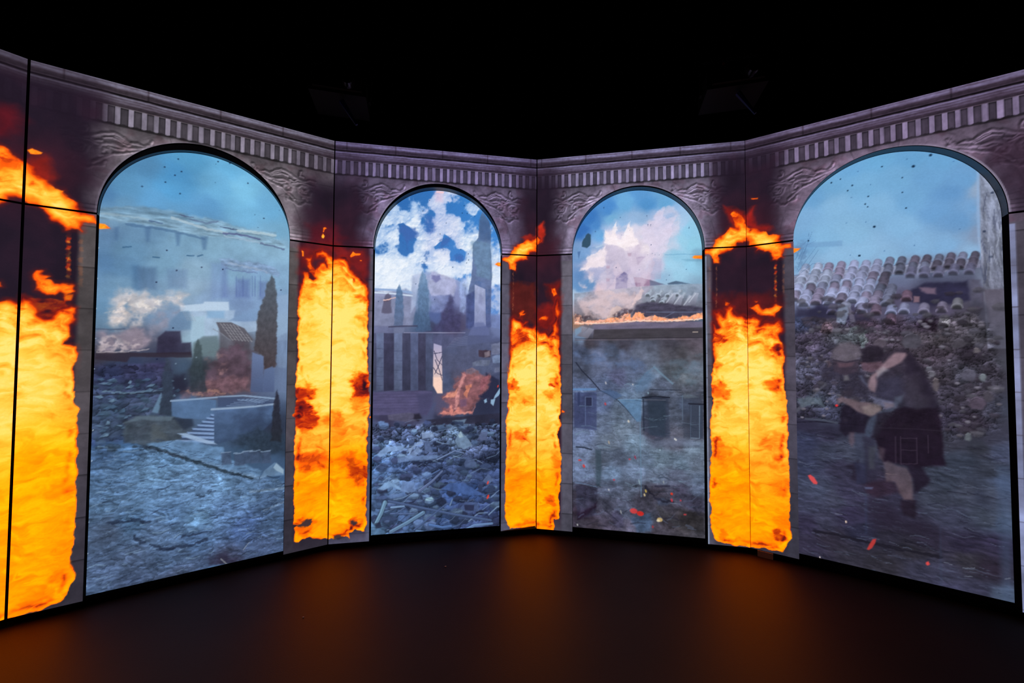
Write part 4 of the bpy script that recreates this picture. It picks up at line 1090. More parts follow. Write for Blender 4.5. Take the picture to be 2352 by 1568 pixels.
# ---- second screen: eruption cloud over ruins
def paint_2(s):
    E = [((520, 180), (66, 130, 200)), ((600, 220), (206, 222, 246)), ((300, 260), (54, 116, 178)), ((220, 300), (120, 170, 220)), ((160, 380), (176, 208, 242)), ((130, 440), (150, 190, 232)), ((350, 360), (150, 190, 230)), ((420, 420), (236, 246, 255)), ((290, 400), (196, 220, 246)), ((370, 500), (50, 98, 166)), ((320, 450), (54, 104, 170)), ((200, 480), (130, 172, 218)), ((260, 560), (222, 236, 252)), ((230, 520), (210, 228, 248)), ((120, 560), (150, 192, 232)), ((120, 625), (84, 142, 196)), ((330, 560), (52, 98, 164)), ((350, 640), (62, 112, 172)), ((500, 590), (226, 236, 252)), ((600, 560), (222, 232, 252)), ((550, 440), (112, 128, 188)), ((540, 390), (130, 140, 200)), ((680, 560), (66, 108, 178)), ((640, 600), (80, 120, 186)), ((640, 440), (188, 202, 238)), ((750, 430), (216, 230, 250)), ((700, 500), (200, 218, 246)), ((820, 330), (58, 124, 196)), ((780, 280), (56, 120, 190)), ((900, 300), (130, 176, 228)), ((900, 450), (84, 144, 214)), ((860, 600), (226, 240, 252)), ((920, 560), (200, 224, 248)), ((780, 720), (62, 100, 164)), ((810, 700), (70, 108, 172)), ((640, 700), (236, 243, 253)), ((300, 780), (232, 240, 252)), ((150, 720), (236, 243, 252)), ((400, 700), (236, 243, 253)), ((500, 740), (210, 222, 244)), ((500, 770), (120, 150, 204)), ((522, 690), (130, 160, 212)), ((200, 900), (226, 236, 248)), ((700, 820), (222, 232, 250)), ((860, 780), (214, 226, 248)), ((840, 880), (120, 140, 190)), ((880, 940), (150, 170, 210)), ((1000, 420), (70, 128, 200)), ((1110, 600), (110, 160, 228)), ((1120, 800), (180, 200, 236)), ((1110, 900), (184, 200, 234)), ((1110, 500), (96, 150, 222)), ((1140, 980), (130, 150, 200)), ((750, 200), (150, 180, 228)), ((820, 210), (96, 150, 212)), ((450, 200), (90, 150, 212)), ((120, 1080), (150, 156, 190)), ((300, 1080), (134, 144, 180)), ((140, 1180), (124, 128, 158)), ((330, 1180), (126, 134, 164)), ((500, 1100), (120, 142, 180)), ((500, 1000), (120, 146, 186)), ((450, 920), (190, 200, 226)), ((620, 900), (150, 160, 202)), ((700, 950), (150, 156, 200)), ((620, 1050), (132, 142, 188)), ((700, 1100), (84, 90, 136)), ((800, 1060), (132, 140, 186)), ((700, 1200), (78, 78, 116)), ((600, 1200), (84, 100, 150)), ((480, 1260), (72, 96, 130)), ((560, 1320), (66, 72, 102)), ((760, 1300), (78, 74, 104)), ((1000, 1100), (110, 124, 170)), ((1120, 1150), (122, 138, 186)), ((1120, 1300), (110, 122, 164)), ((1000, 1330), (84, 92, 130)), ((130, 1300), (112, 116, 148)), ((300, 1290), (100, 108, 140)), ((120, 1450), (96, 102, 140)), ((300, 1450), (76, 78, 106)), ((480, 1450), (78, 84, 122)), ((700, 1450), (80, 88, 122)), ((900, 1450), (86, 94, 130)), ((1100, 1480), (84, 92, 128))]
    F = [((80, 100), (84, 88, 120)), ((250, 100), (84, 92, 126)), ((450, 120), (70, 72, 100)), ((650, 100), (82, 86, 114)), ((800, 60), (86, 90, 120)), ((950, 120), (90, 100, 132)), ((80, 280), (70, 74, 104)), ((250, 290), (66, 68, 96)), ((450, 300), (54, 56, 82)), ((620, 250), (74, 86, 118)), ((700, 240), (84, 78, 98)), ((1000, 300), (52, 58, 88)), ((200, 420), (92, 88, 126)), ((80, 460), (76, 78, 112)), ((400, 420), (76, 76, 110)), ((500, 450), (76, 82, 116)), ((600, 440), (84, 80, 108)), ((950, 430), (46, 50, 74)), ((150, 560), (60, 58, 84)), ((350, 560), (66, 66, 94)), ((600, 560), (50, 52, 74)), ((900, 560), (48, 52, 76)), ((100, 650), (78, 88, 124)), ((300, 660), (84, 100, 140)), ((500, 680), (108, 130, 172)), ((740, 680), (110, 136, 172)), ((950, 680), (74, 88, 124)), ((150, 800), (110, 142, 190)), ((350, 790), (104, 128, 174)), ((550, 780), (72, 86, 122)), ((850, 780), (82, 96, 132)), ((100, 900), (80, 110, 160)), ((250, 900), (76, 100, 148)), ((400, 930), (60, 74, 112)), ((600, 920), (66, 82, 122)), ((900, 880), (52, 62, 94)), ((80, 1030), (82, 110, 156)), ((230, 1070), (100, 130, 176)), ((380, 1060), (92, 118, 166)), ((600, 1000), (60, 74, 112)), ((750, 1000), (70, 86, 126)), ((950, 1020), (64, 80, 122)), ((700, 1100), (66, 92, 148)), ((850, 1130), (60, 84, 136)), ((450, 1150), (58, 70, 104)), ((150, 1180), (70, 92, 130)), ((150, 1300), (64, 84, 118)), ((300, 1250), (64, 84, 122)), ((500, 1250), (60, 78, 114)), ((800, 1240), (58, 70, 108)), ((980, 1220), (60, 76, 120)), ((100, 1420), (88, 122, 160)), ((250, 1430), (72, 96, 138)), ((600, 1400), (58, 78, 120)), ((450, 1450), (70, 92, 132)), ((850, 1400), (64, 80, 124)), ((1000, 1380), (52, 60, 94))]
    s.field([(*ZE([p])[0], c) for p, c in E]+[(*ZF_([p])[0], c) for p, c in F], warp=.035, power=2.2, e=.02)
    s.tag[:] = 3
    sky = s.mask(ZE([(-50, 0), (1300, 0), (1300, 1200), (930, 1200), (880, 1000), (790, 900), (660, 860), (560, 830), (400, 870), (390, 1000), (-50, 990)]), .02, .02)
    s.tag[sky > .5] = 0
    # the eruption cloud: crisp billows against deep blue
    blue = np.zeros(s.rgb.shape)
    gx = ss(.4, 1.4, s.U)[..., None]; gz_ = ss(2.2, 3.1, s.Z)[..., None]
    blue[:] = (col3((66, 120, 184))*(1-gx)+col3((86, 148, 218))*gx)*(1-gz_)+(col3((54, 112, 178))*(1-gx)+col3((64, 134, 202))*gx)*gz_
    lum = s.rgb.mean(-1)
    wu = s.U+.03*fbm(s.U*9, s.Z*9, 3, 3); wz_ = s.Z+.03*fbm(s.U*9, s.Z*9, 3, 6)
    bl = np.zeros(s.U.shape)
    for k, (f_, a_) in enumerate(((8, .52), (16, .34), (30, .14))):
        f1, f2, r1, dx, dy = voronoi(wu*f_, wz_*f_, 3+k*4)
        bl += a_*np.sqrt(np.clip(1-(f1*1.05)**2, 0, 1))
    D = (lum-.655)*2.3+.70*(bl-.66)+.34*fbm(s.U*6, s.Z*6, 4, 44, .65)+.20*fbm(s.U*20, s.Z*20, 4, 46, .6)-.10*ss(2.4, 2.9, s.Z)
    cov = ss(-.16, .18, D)
    hh = bl*1.0+.5*np.clip(D, -.3, .8)+.08*fbm(s.U*10, s.Z*10, 2, 45)
    gz2, gu2 = np.gradient(hh)
    lit = np.clip(.42+.10*np.clip(D, 0, 1)+(gz2*1.0-gu2*.55)*2.7+.40*np.clip(D, -.2, 1), 0, 1)
    low = ss(2.62, 2.25, s.Z)
    lit = lit*(1-.55*low)+.97*.55*low
    lt = lit[..., None]
    cl = col3((112, 156, 214))*(1-lt)+col3((246, 250, 255))*lt
    pl = ss(.75, .35, np.abs(s.U-.92)/.30)*ss(2.3, 2.6, s.Z)*.22
    cl = cl*(1-pl[..., None])+col3((196, 186, 226))*pl[..., None]
    new = blue*(1-cov[..., None])+cl*cov[..., None]
    new = new*(.88+.12*(s.rgb/np.maximum(s.rgb.max(-1, keepdims=True), .01)))
    s.rgb[:] = s.rgb*(1-sky[..., None])+new*sky[..., None]
    for q in ([(290, 430), (430, 470), (450, 520), (360, 590), (300, 500)], [(640, 560), (720, 540), (700, 600), (640, 640)], [(740, 720), (800, 680), (850, 710), (800, 760)], [(500, 660), (535, 670), (530, 720), (510, 710)], [(490, 750), (515, 760), (510, 800), (485, 790)], [(330, 600), (370, 620), (360, 680), (340, 660)]):
        s.poly(ZE(q), (58, 102, 170), .55, soft=.012, warp=.036, wf=24)
    s.poly(ZE([(590, 150), (665, 150), (660, 240), (600, 230)]), (214, 176, 206), .45, soft=.025)
    s.line(ZE([(612, 152), (662, 156)]), .018, (255, 206, 208), .8)
    for q in ([(500, 370), (570, 350), (600, 470), (540, 510), (520, 470)], [(640, 560), (720, 540), (700, 600), (640, 640)], [(290, 430), (430, 470), (450, 520), (360, 590), (300, 500)], [(740, 720), (800, 680), (850, 710), (800, 760)]):
        s.poly(ZE(q), (72, 104, 176), .5, soft=.02, warp=.03, wf=20)
    # tall ghost column
    s.poly(ZE([(1000, 320), (1058, 400), (1075, 480), (1070, 620), (1082, 800), (1080, 960), (1072, 1310), (880, 1330), (868, 1050), (905, 900), (915, 760), (920, 600), (965, 540), (975, 400)]), (84, 112, 152), .88, soft=.006, warp=.006, tex=.16, tf=(12, 14), c2=(84, 94, 140), tag=1)
    s.poly(ZE([(905, 570), (965, 560), (1075, 600), (1080, 900), (960, 870), (915, 700)]), (112, 146, 176), .55, soft=.02, warp=.02, tex=.2, tf=(20, 20))
    s.poly(ZE([(975, 390), (1055, 400), (1070, 560), (975, 570)]), (70, 96, 140), .6, soft=.02)
    s.poly(ZE([(935, 945), (1025, 985), (1030, 1300), (930, 1310)]), (172, 180, 214), .92, soft=.005, tex=.12, tf=(18, 10), c2=(134, 142, 182))
    s.poly(ZE([(970, 1030), (1000, 1040), (995, 1120), (972, 1100)]), (120, 126, 168), .45, soft=.015, warp=.01)
    # white beam at left, roofs
    s.line(ZE([(60, 985), (230, 992), (400, 1015)]), .020, (146, 172, 214), .95)
    s.line(ZE([(60, 1012), (230, 1022), (400, 1042)]), .014, (212, 226, 244), .9)
    s.poly(ZE([(60, 1045), (390, 1050), (430, 1150), (400, 1300), (60, 1300)]), (134, 140, 172), .75, soft=.01, tex=.14, tf=(14, 14))
    s.poly(ZE([(170, 1040), (195, 1020), (220, 1045), (215, 1120), (225, 1190), (135, 1190), (150, 1110)]), (88, 84, 108), .8, soft=.008, warp=.006)
    s.line(ZE([(150, 1080), (200, 1072), (252, 1058)]), .009, (236, 196, 188), .85, warp=.004)
    s.line(ZE([(155, 1090), (200, 1084)]), .004, (90, 60, 70), .7)
    cypress(s, ZE([(290, 945), (315, 1000), (325, 1150), (320, 1300), (240, 1300), (250, 1130), (265, 1000)]), (84, 118, 158), (92, 106, 140), .9, tag=4)
    s.poly(ZE([(400, 870), (450, 850), (440, 1000), (430, 1120), (385, 1190), (395, 1000)]), (176, 190, 222), .6, soft=.01, tex=.1, tf=(14, 14))
    cypress(s, ZE([(485, 830), (515, 860), (540, 1000), (540, 1150), (560, 1340), (430, 1340), (445, 1150), (455, 920)]), (112, 146, 184), (70, 92, 126), .85, tag=4)
    s.poly(ZE([(560, 830), (640, 850), (770, 905), (780, 960), (750, 1040), (560, 1040), (530, 960)]), (176, 180, 214), .8, soft=.012, warp=.012, tex=.16, tf=(14, 14), tag=1)
    s.poly(ZE([(570, 860), (640, 865), (650, 900), (600, 925), (560, 900)]), (104, 106, 160), .7, soft=.012, warp=.012)
    s.poly(ZE([(560, 1040), (750, 1040), (730, 1100), (700, 1200), (560, 1180)]), (130, 142, 188), .6, soft=.015, warp=.012, tex=.2, tf=(20, 20))
    s.poly(ZE([(720, 1040), (760, 1050), (740, 1200), (810, 1200), (820, 1350), (560, 1350), (640, 1240)]), (66, 64, 100), .75, soft=.02, warp=.02, tex=.2, tf=(20, 20))
    s.poly(ZE([(800, 900), (870, 870), (880, 1000), (850, 1200), (810, 1180)]), (150, 170, 216), .6, soft=.014, warp=.02, tex=.3, tf=(30, 20))
    s.poly(ZE([(860, 1040), (930, 1000), (930, 1310), (860, 1320)]), (70, 80, 128), .75, soft=.01, tex=.2, tf=(20, 20))
    s.poly(ZE([(1070, 960), (1160, 940), (1160, 1330), (1075, 1310)]), (120, 140, 196), .4, soft=.012, tex=.2, tf=(14, 14))
    s.poly(ZE([(900, 1330), (940, 1270), (1010, 1270), (1060, 1330), (1060, 1380), (880, 1380)]), (102, 112, 158), .7, soft=.01)
    # temple front with columns
    s.poly(ZE([(60, 1300), (240, 1310), (240, 1568), (60, 1568)]), (104, 110, 146), .6, soft=.01, tex=.15, tf=(12, 14))
    s.line(ZE([(200, 1308), (300, 1302), (440, 1300)]), .012, (62, 62, 88), .8)
    s.poly(ZE([(240, 1315), (330, 1315), (330, 1568), (240, 1568)]), (118, 126, 158), .6, soft=.006)
    s.line(ZE([(330, 1358), (600, 1358), (850, 1358)]), .008, (150, 150, 182), .8)
    s.poly(ZE([(330, 1370), (860, 1370), (700, 1480), (640, 1568), (330, 1568)]), (88, 90, 124), .6, soft=.006, tex=.18, tf=(20, 8))
    for k in range(8):
        s.line(ZE([(690+k*10, 1490-k*12), (870, 1490-k*14)]), .005, (122, 128, 160), .45)
    s.poly(ZF_([(30, -40), (540, -40), (530, 330), (40, 335)]), (72, 74, 102), .6, soft=.006, tex=.16, tf=(14, 10), tag=5)
    for x0, x1, c in [(48, 80, (76, 80, 106)), (85, 140, (104, 116, 150)), (142, 222, (62, 62, 88)), (222, 285, (108, 120, 156)), (288, 350, (66, 68, 94)), (352, 410, (92, 102, 138)), (412, 470, (66, 66, 92)), (470, 528, (82, 90, 122))]:
        s.poly(ZF_([(x0, -120), (x1, -120), (x1, 325), (x0, 335)]), c, .85, soft=.005, tex=.16, tf=(16, 12), c2=tuple(int(q*.8) for q in c), tag=5)
    for k in range(5):
        s.line(ZF_([(86, k*72), (138, k*72+4)]), .004, (60, 62, 88), .6); s.line(ZF_([(224, k*75+20), (284, k*75+22)]), .004, (62, 66, 94), .6)
    s.poly(ZF_([(45, 345), (420, 330), (520, 335), (520, 440), (480, 520), (60, 520), (45, 420)]), (84, 80, 116), .9, soft=.008, tex=.14, tf=(10, 26))
    for k in range(6):
        s.line(ZF_([(60, 362+k*22), (420, 356+k*22)]), .005, (64, 60, 90), .45)
    s.poly(ZF_([(400, 360), (520, 345), (520, 440), (480, 520), (420, 520)]), (66, 66, 98), .6, soft=.02)
    # glowing gap with bare branches
    s.poly(ZF_([(532, -40), (595, -20), (600, 200), (600, 350), (560, 350), (528, 290), (528, 100)]), (170, 168, 204), .95, soft=.005, c2=(255, 214, 190))
    s.poly(ZF_([(530, 225), (600, 225), (600, 350), (565, 350), (528, 290)]), (255, 214, 196), .8, soft=.012)
    for p_ in ([(535, 20), (560, 90), (598, 130)], [(598, 60), (565, 150), (540, 200)], [(545, 90), (580, 180), (600, 250)], [(530, 150), (560, 195), (600, 210)], [(535, 40), (598, 30)]):
        s.line(ZF_(p_), .008, (60, 62, 92), .85, w2=.006, soft=.004)
    # right-hand rubble with fire
    s.poly(ZF_([(600, 0), (1060, -60), (1060, 330), (960, 400), (860, 330), (600, 330)]), (78, 84, 112), .5, soft=.01, tex=.25, tf=(14, 14))
    for q, c in [([(785, 165), (830, 150), (890, 175), (885, 245), (790, 240)], (122, 104, 118)), ([(835, 110), (900, 90), (980, 90), (960, 135), (840, 140)], (104, 112, 138)), ([(990, 60), (1060, 40), (1060, 110), (995, 115)], (116, 132, 166)), ([(885, 15), (940, 10), (980, 20), (975, 70), (885, 65)], (64, 50, 62)), ([(930, 30), (970, 15), (975, 60), (935, 70)], (128, 116, 128)), ([(985, -30), (1055, -50), (1055, 40), (985, 50)], (110, 116, 144)), ([(1010, 150), (1058, 140), (1058, 180), (1010, 190)], (100, 106, 134))]:
        s.poly(ZF_(q), c, .9, soft=.006, warp=.005, tex=.2, tf=(20, 20))
    s.poly(ZF_([(940, 190), (1050, 250), (1050, 330), (990, 400), (880, 380)]), (40, 42, 66), .85, soft=.012, warp=.01)
    s.poly(ZF_([(700, 250), (780, 190), (900, 200), (975, 210), (970, 300), (900, 380), (850, 440), (830, 500), (740, 515), (570, 520), (600, 480), (650, 440), (600, 380), (650, 340), (690, 330)]), (158, 96, 96), .72, soft=.02, warp=.03, wf=16, tex=.32, tf=(14, 20), tag=2)
    for q, c in [([(600, 385), (640, 350), (700, 345), (720, 300), (720, 380), (640, 385)], (236, 156, 130)), ([(760, 190), (785, 205), (740, 330), (715, 480), (690, 480), (715, 330)], (216, 150, 148)), ([(580, 510), (600, 488), (650, 500), (670, 440), (690, 500), (730, 455), (760, 500), (830, 495), (860, 455), (830, 510), (660, 520)], (240, 150, 136)), ([(790, 290), (830, 280), (800, 350), (790, 390), (770, 360)], (226, 140, 110)), ([(900, 240), (960, 210), (950, 280), (900, 340)], (150, 92, 104))]:
        s.poly(ZF_(q), c, .7, soft=.008, warp=.012, wf=22, tex=.25, tf=(30, 30))
    s.poly(ZF_([(735, 400), (790, 395), (790, 450), (740, 460)]), (110, 84, 118), .6, soft=.012)
    for q in ([(1010, 370), (1050, 310), (1075, 310), (1040, 370), (1000, 400)], [(980, 400), (1015, 395), (1000, 450), (978, 430)], [(925, 405), (945, 392), (950, 420), (932, 428)]):
        s.poly(ZF_(q), (148, 184, 216), .9, soft=.005)
    s.poly(ZF_([(470, 560), (620, 545), (1050, 505), (1050, 590), (780, 590), (500, 600)]), (44, 44, 62), .85, soft=.008, tex=.15, tf=(10, 10))
    s.poly(ZF_([(680, 565), (790, 555), (760, 600), (690, 590)]), (120, 150, 180), .7, soft=.008, warp=.006)
    s.line(ZF_([(890, 605), (1050, 605)]), .010, (96, 116, 156), .8)
    # fallen logs, planks and heaps
    s.poly(ZF_([(170, 520), (340, 500), (430, 520), (430, 560), (330, 575), (180, 560)]), (84, 82, 106), .9, soft=.008, tex=.2, tf=(14, 26))
    s.poly(ZF_([(380, 515), (420, 508), (440, 545), (410, 570), (375, 550)]), (34, 32, 46), .8, soft=.012)
    g = s.mask(ZF_([(0, 590), (480, 600), (1100, 590), (1100, 1500), (0, 1560)]), .02)
    s.stones(g*ss(.25, 1.0, s.Z), .036, .55, 1.9, 12, .6, edge=.9)
    s.stones(g, .075, .35, 1.8, 15, .6, edge=.6)
    s.tex(.18, (26, 30), 4, 37, g)
    rs = np.random.RandomState(11)
    cc = [(108, 136, 176), (84, 104, 146), (66, 82, 120), (52, 62, 94), (96, 122, 168), (60, 70, 104)]
    spots = sorted([(rs.uniform(.34, 1.44), rs.uniform(.03, 1.0)) for _ in range(150)], key=lambda q: -q[1])
    for u, z in spots:
        w_ = 1.15 if u < .85 else .8
        chunk(s, rs, u, z, rs.uniform(.014, .05)*(1.15-.4*z), np.array(cc[rs.randint(6)])*w_*rs.uniform(.75, 1.15), .72)
    streaks(s, g, rs, 150, (.33, 1.45, .02, 1.0), [(34, 38, 60), (44, 52, 80), (140, 170, 206), (116, 140, 180)], wd=(.004, .014), ln=(.04, .2), ang=(-.5, .7), a=.65)
    for q, c, a in [([(330, 790), (440, 715), (445, 745), (380, 770), (345, 830)], (132, 156, 196), .9), ([(335, 840), (400, 775), (440, 800), (390, 840)], (124, 148, 190), .8), ([(460, 730), (490, 720), (525, 800), (520, 820), (465, 800)], (86, 104, 144), .9), ([(700, 720), (740, 645), (790, 690), (835, 760), (770, 790), (720, 770)], (112, 136, 166), .9), ([(720, 680), (745, 650), (765, 690), (740, 700)], (160, 186, 200), .7), ([(870, 720), (900, 655), (955, 650), (950, 720)], (86, 98, 134), .85), ([(85, 830), (150, 770), (290, 760), (310, 790), (180, 810), (110, 850)], (128, 158, 204), .9), ([(90, 1100), (180, 1035), (330, 1120), (340, 1135), (200, 1080), (140, 1110)], (124, 158, 200), .9), ([(270, 1120), (290, 1040), (380, 1050), (395, 1110), (360, 1130)], (106, 132, 178), .8), ([(590, 1100), (660, 1050), (780, 1060), (940, 1150), (830, 1150), (720, 1130)], (70, 96, 152), .85), ([(770, 900), (800, 840), (850, 870), (870, 930), (780, 930)], (80, 96, 134), .8), ([(440, 655), (530, 660), (530, 690), (440, 710)], (146, 170, 208), .7), ([(915, 1040), (960, 980), (1005, 1030), (950, 1060)], (88, 106, 146), .8),
                    ([(740, 1250), (780, 1200), (880, 1205), (890, 1270), (800, 1290)], (76, 94, 138), .85), ([(770, 1225), (850, 1222), (845, 1270), (780, 1268)], (40, 44, 70), .85), ([(250, 860), (330, 840), (560, 835), (560, 862), (350, 880), (250, 895)], (112, 138, 184), .75)]:
        s.poly(ZF_(q), c, a, soft=.006, warp=.004, tex=.15, tf=(20, 20))
    for p_, w_, w2, c in [([(150, 1205), (120, 1290), (80, 1370)], .036, .030, (104, 138, 166)), ([(450, 1285), (330, 1360), (195, 1435)], .034, .030, (98, 128, 160)), ([(180, 1195), (450, 1250), (700, 1300), (980, 1345)], .022, .022, (70, 88, 126)), ([(200, 1245), (300, 1235)], .018, .014, (120, 150, 190)), ([(195, 1293), (380, 1293)], .012, .010, (84, 104, 146)), ([(240, 1290), (310, 1245)], .012, .008, (80, 100, 140)), ([(420, 1115), (520, 1040), (600, 960)], .024, .014, (96, 112, 152)), ([(470, 1010), (580, 950)], .012, .010, (80, 104, 150)), ([(380, 1420), (530, 1300), (640, 1210)], .014, .008, (74, 94, 136)), ([(740, 1440), (850, 1385), (990, 1370)], .03, .02, (98, 126, 170)), ([(400, 1430), (520, 1450)], .03, .02, (84, 112, 152)), ([(500, 1380), (600, 1400), (670, 1390)], .026, .02, (78, 108, 160)), ([(560, 870), (700, 800), (770, 820)], .012, .008, (110, 130, 170)), ([(660, 1230), (680, 1180)], .010, .006, (110, 136, 170))]:
        s.line(ZF_(p_), w_*1.25, (30, 36, 56), .6, soft=.012, w2=w2*1.25)
        s.line(ZF_(p_), w_, c, .9, soft=.006, w2=w2)
        s.line([(x-1, y-w_*60) for x, y in ZF_(p_)], w_*.35, tuple(min(255, int(q*1.3)) for q in c), .6, soft=.008, w2=w2*.3)
    s.poly(ZF_([(70, 1370), (110, 1360), (130, 1400), (80, 1410)]), (40, 44, 66), .8, soft=.006)
    for x, y, r_ in [(956, 1050, 8), (956, 1160, 10), (1035, 295, 6)]:
        s.poly(ZF_([(x-r_, y+r_*1.6), (x-r_*.4, y-r_), (x+r_, y-r_*1.8), (x+r_*.9, y+r_*.4), (x-r_*.2, y+r_*1.8)]), (238, 66, 48), .85, soft=.003)
    birds(s, ZE([(844, 270), (828, 333), (935, 362), (870, 337), (690, 418), (880, 682), (865, 760), (882, 735), (746, 797), (638, 512), (548, 224), (490, 315), (815, 645), (430, 940), (590, 1072), (110, 1090)]), .005, (16, 40, 80))
    s.flame(ZG([(28, 466), (60, 447), (97, 450), (97, 487), (60, 484)]), [(1148, 606, .75, .03)], base=.6, edge=.008, tag=6, warp=.002, loose=.1)
    return {0: 'cloudy_sky', 1: 'ruined_column', 2: 'rubble_fire', 3: 'rubble_heap', 4: 'cypress_tree', 5: 'temple_ruin', 6: 'flame_tip'}

# ---- third screen: burning roof over a plaster wall
def paint_3(s):
    I = [((620, 170), (92, 152, 208)), ((350, 280), (78, 140, 206)), ((500, 250), (110, 172, 220)), ((700, 260), (86, 150, 208)), ((850, 250), (104, 166, 214)), ((200, 380), (64, 124, 196)), ((250, 440), (78, 138, 204)), ((130, 480), (58, 112, 184)), ((300, 520), (110, 168, 220)), ((400, 380), (120, 178, 220)), ((480, 430), (150, 186, 226)), ((620, 380), (148, 182, 220)), ((800, 380), (158, 186, 226)), ((900, 330), (150, 184, 224)), ((760, 450), (190, 198, 230)), ((880, 480), (190, 204, 232)), ((960, 420), (168, 200, 232)), ((1050, 480), (146, 202, 232)), ((1000, 560), (154, 206, 232)), ((1100, 600), (146, 204, 230)), ((900, 620), (190, 210, 234)), ((960, 700), (150, 202, 230)), ((1080, 760), (150, 204, 232)), ((900, 780), (160, 206, 232)), ((960, 860), (156, 202, 228)), ((1140, 700), (130, 178, 206)), ((700, 560), (214, 214, 236)), ((600, 500), (216, 214, 234)), ((540, 540), (236, 226, 238)), ((400, 560), (214, 208, 232)), ((380, 500), (196, 204, 234)), ((620, 620), (228, 216, 232)), ((480, 620), (226, 216, 234)), ((160, 640), (126, 160, 206)), ((110, 700), (112, 150, 198)), ((280, 700), (214, 206, 226)), ((200, 780), (196, 194, 220)), ((420, 720), (194, 186, 212)), ((600, 740), (190, 176, 204)), ((700, 720), (214, 204, 226)), ((760, 780), (196, 196, 222)), ((130, 860), (100, 140, 192)), ((110, 960), (104, 148, 198)), ((230, 860), (176, 178, 210)), ((200, 950), (104, 146, 194)), ((420, 820), (176, 176, 206)), ((480, 900), (140, 130, 172)), ((560, 880), (184, 176, 208)), ((700, 880), (196, 180, 206)), ((820, 900), (150, 186, 216)), ((100, 1040), (176, 200, 226)), ((300, 980), (206, 182, 202)), ((500, 1030), (210, 190, 208)), ((650, 1000), (200, 184, 208)), ((800, 960), (164, 196, 220)), ((1000, 960), (148, 188, 216)), ((200, 1100), (206, 184, 192)), ((350, 1080), (212, 186, 196)), ((500, 1120), (178, 160, 176)), ((300, 1170), (196, 170, 174)), ((120, 1150), (180, 170, 186)), ((700, 1060), (150, 166, 186)), ((1100, 1040), (124, 154, 182)), ((1140, 1150), (88, 100, 122)), ((800, 1130), (70, 76, 96)), ((1000, 1140), (80, 88, 108)), ((100, 1260), (150, 116, 100)), ((200, 1240), (96, 88, 96)), ((420, 1240), (84, 76, 88)), ((700, 1200), (84, 88, 110)), ((900, 1200), (70, 72, 92)), ((600, 1290), (112, 106, 132)), ((900, 1290), (104, 96, 112)), ((300, 1300), (116, 114, 140)), ((120, 1380), (110, 130, 160)), ((400, 1370), (66, 64, 72)), ((700, 1370), (68, 66, 72)), ((1000, 1370), (74, 68, 78)), ((200, 1450), (62, 58, 68)), ((500, 1470), (66, 64, 78)), ((700, 1480), (84, 90, 110)), ((900, 1470), (68, 66, 78)), ((1100, 1480), (88, 80, 92)), ((150, 1540), (56, 66, 92)), ((400, 1540), (68, 80, 106)), ((700, 1550), (86, 98, 120)), ((1000, 1550), (72, 70, 78))]
    J = [((120, 60), (60, 76, 108)), ((250, 60), (76, 94, 130)), ((300, 130), (76, 94, 130)), ((450, 60), (64, 80, 110)), ((620, 50), (82, 98, 126)), ((800, 40), (60, 64, 76)), ((1000, 60), (66, 70, 80)), ((130, 180), (52, 64, 88)), ((400, 220), (60, 70, 106)), ((550, 170), (64, 84, 118)), ((700, 190), (80, 106, 134)), ((850, 180), (58, 70, 80)), ((1000, 140), (78, 96, 116)), ((950, 240), (80, 96, 108)), ((120, 270), (62, 80, 116)), ((330, 290), (60, 80, 116)), ((600, 260), (72, 98, 130)), ((750, 290), (62, 78, 104)), ((950, 320), (58, 68, 84)), ((130, 330), (78, 108, 156)), ((480, 400), (70, 100, 134)), ((150, 400), (50, 60, 92)), ((280, 420), (62, 84, 124)), ((420, 500), (66, 88, 112)), ((550, 430), (82, 116, 150)), ((690, 430), (34, 40, 54)), ((700, 550), (42, 50, 66)), ((690, 650), (52, 56, 78)), ((880, 500), (56, 70, 92)), ((950, 450), (58, 78, 110)), ((1000, 560), (48, 56, 72)), ((1060, 400), (52, 60, 78)), ((120, 560), (54, 64, 100)), ((300, 600), (70, 92, 122)), ((450, 640), (82, 108, 132)), ((130, 660), (80, 106, 150)), ((350, 720), (76, 98, 122)), ((550, 740), (84, 118, 146)), ((850, 730), (72, 80, 100)), ((1020, 650), (58, 66, 86)), ((1000, 780), (78, 104, 126)), ((130, 850), (80, 104, 142)), ((250, 880), (58, 74, 96)), ((420, 870), (60, 78, 104)), ((600, 880), (70, 96, 124)), ((750, 850), (74, 102, 124)), ((900, 900), (72, 100, 124)), ((1050, 920), (70, 90, 112)), ((130, 990), (78, 104, 144)), ((350, 980), (76, 108, 144)), ((550, 960), (82, 110, 146)), ((700, 1010), (74, 96, 124)), ((900, 1000), (64, 78, 104)), ((1040, 1020), (72, 96, 126)), ((120, 1110), (44, 42, 58)), ((350, 1100), (58, 72, 98)), ((500, 1100), (56, 70, 92)), ((700, 1110), (46, 46, 62)), ((900, 1110), (50, 52, 76)), ((1040, 1110), (62, 80, 108)), ((150, 1230), (48, 50, 70)), ((130, 1290), (38, 28, 44)), ((350, 1230), (50, 56, 78)), ((450, 1290), (58, 70, 96)), ((600, 1220), (44, 46, 62)), ((800, 1220), (50, 52, 68)), ((1000, 1200), (48, 50, 74)), ((130, 1370), (50, 48, 64)), ((350, 1370), (64, 62, 86)), ((480, 1400), (66, 68, 92)), ((620, 1360), (62, 80, 108)), ((800, 1340), (46, 44, 54)), ((950, 1350), (48, 46, 50)), ((1050, 1430), (54, 56, 66)), ((700, 1450), (52, 50, 64)), ((200, 1400), (50, 46, 60))]
    s.field([(*ZI([p])[0], c) for p, c in I]+[(*ZJ([p])[0], tuple(min(255, q*m+4) for q, m in zip(c, (1.22, 1.14, 1.12)))) for p, c in J], warp=.03, power=2.0, e=.02)
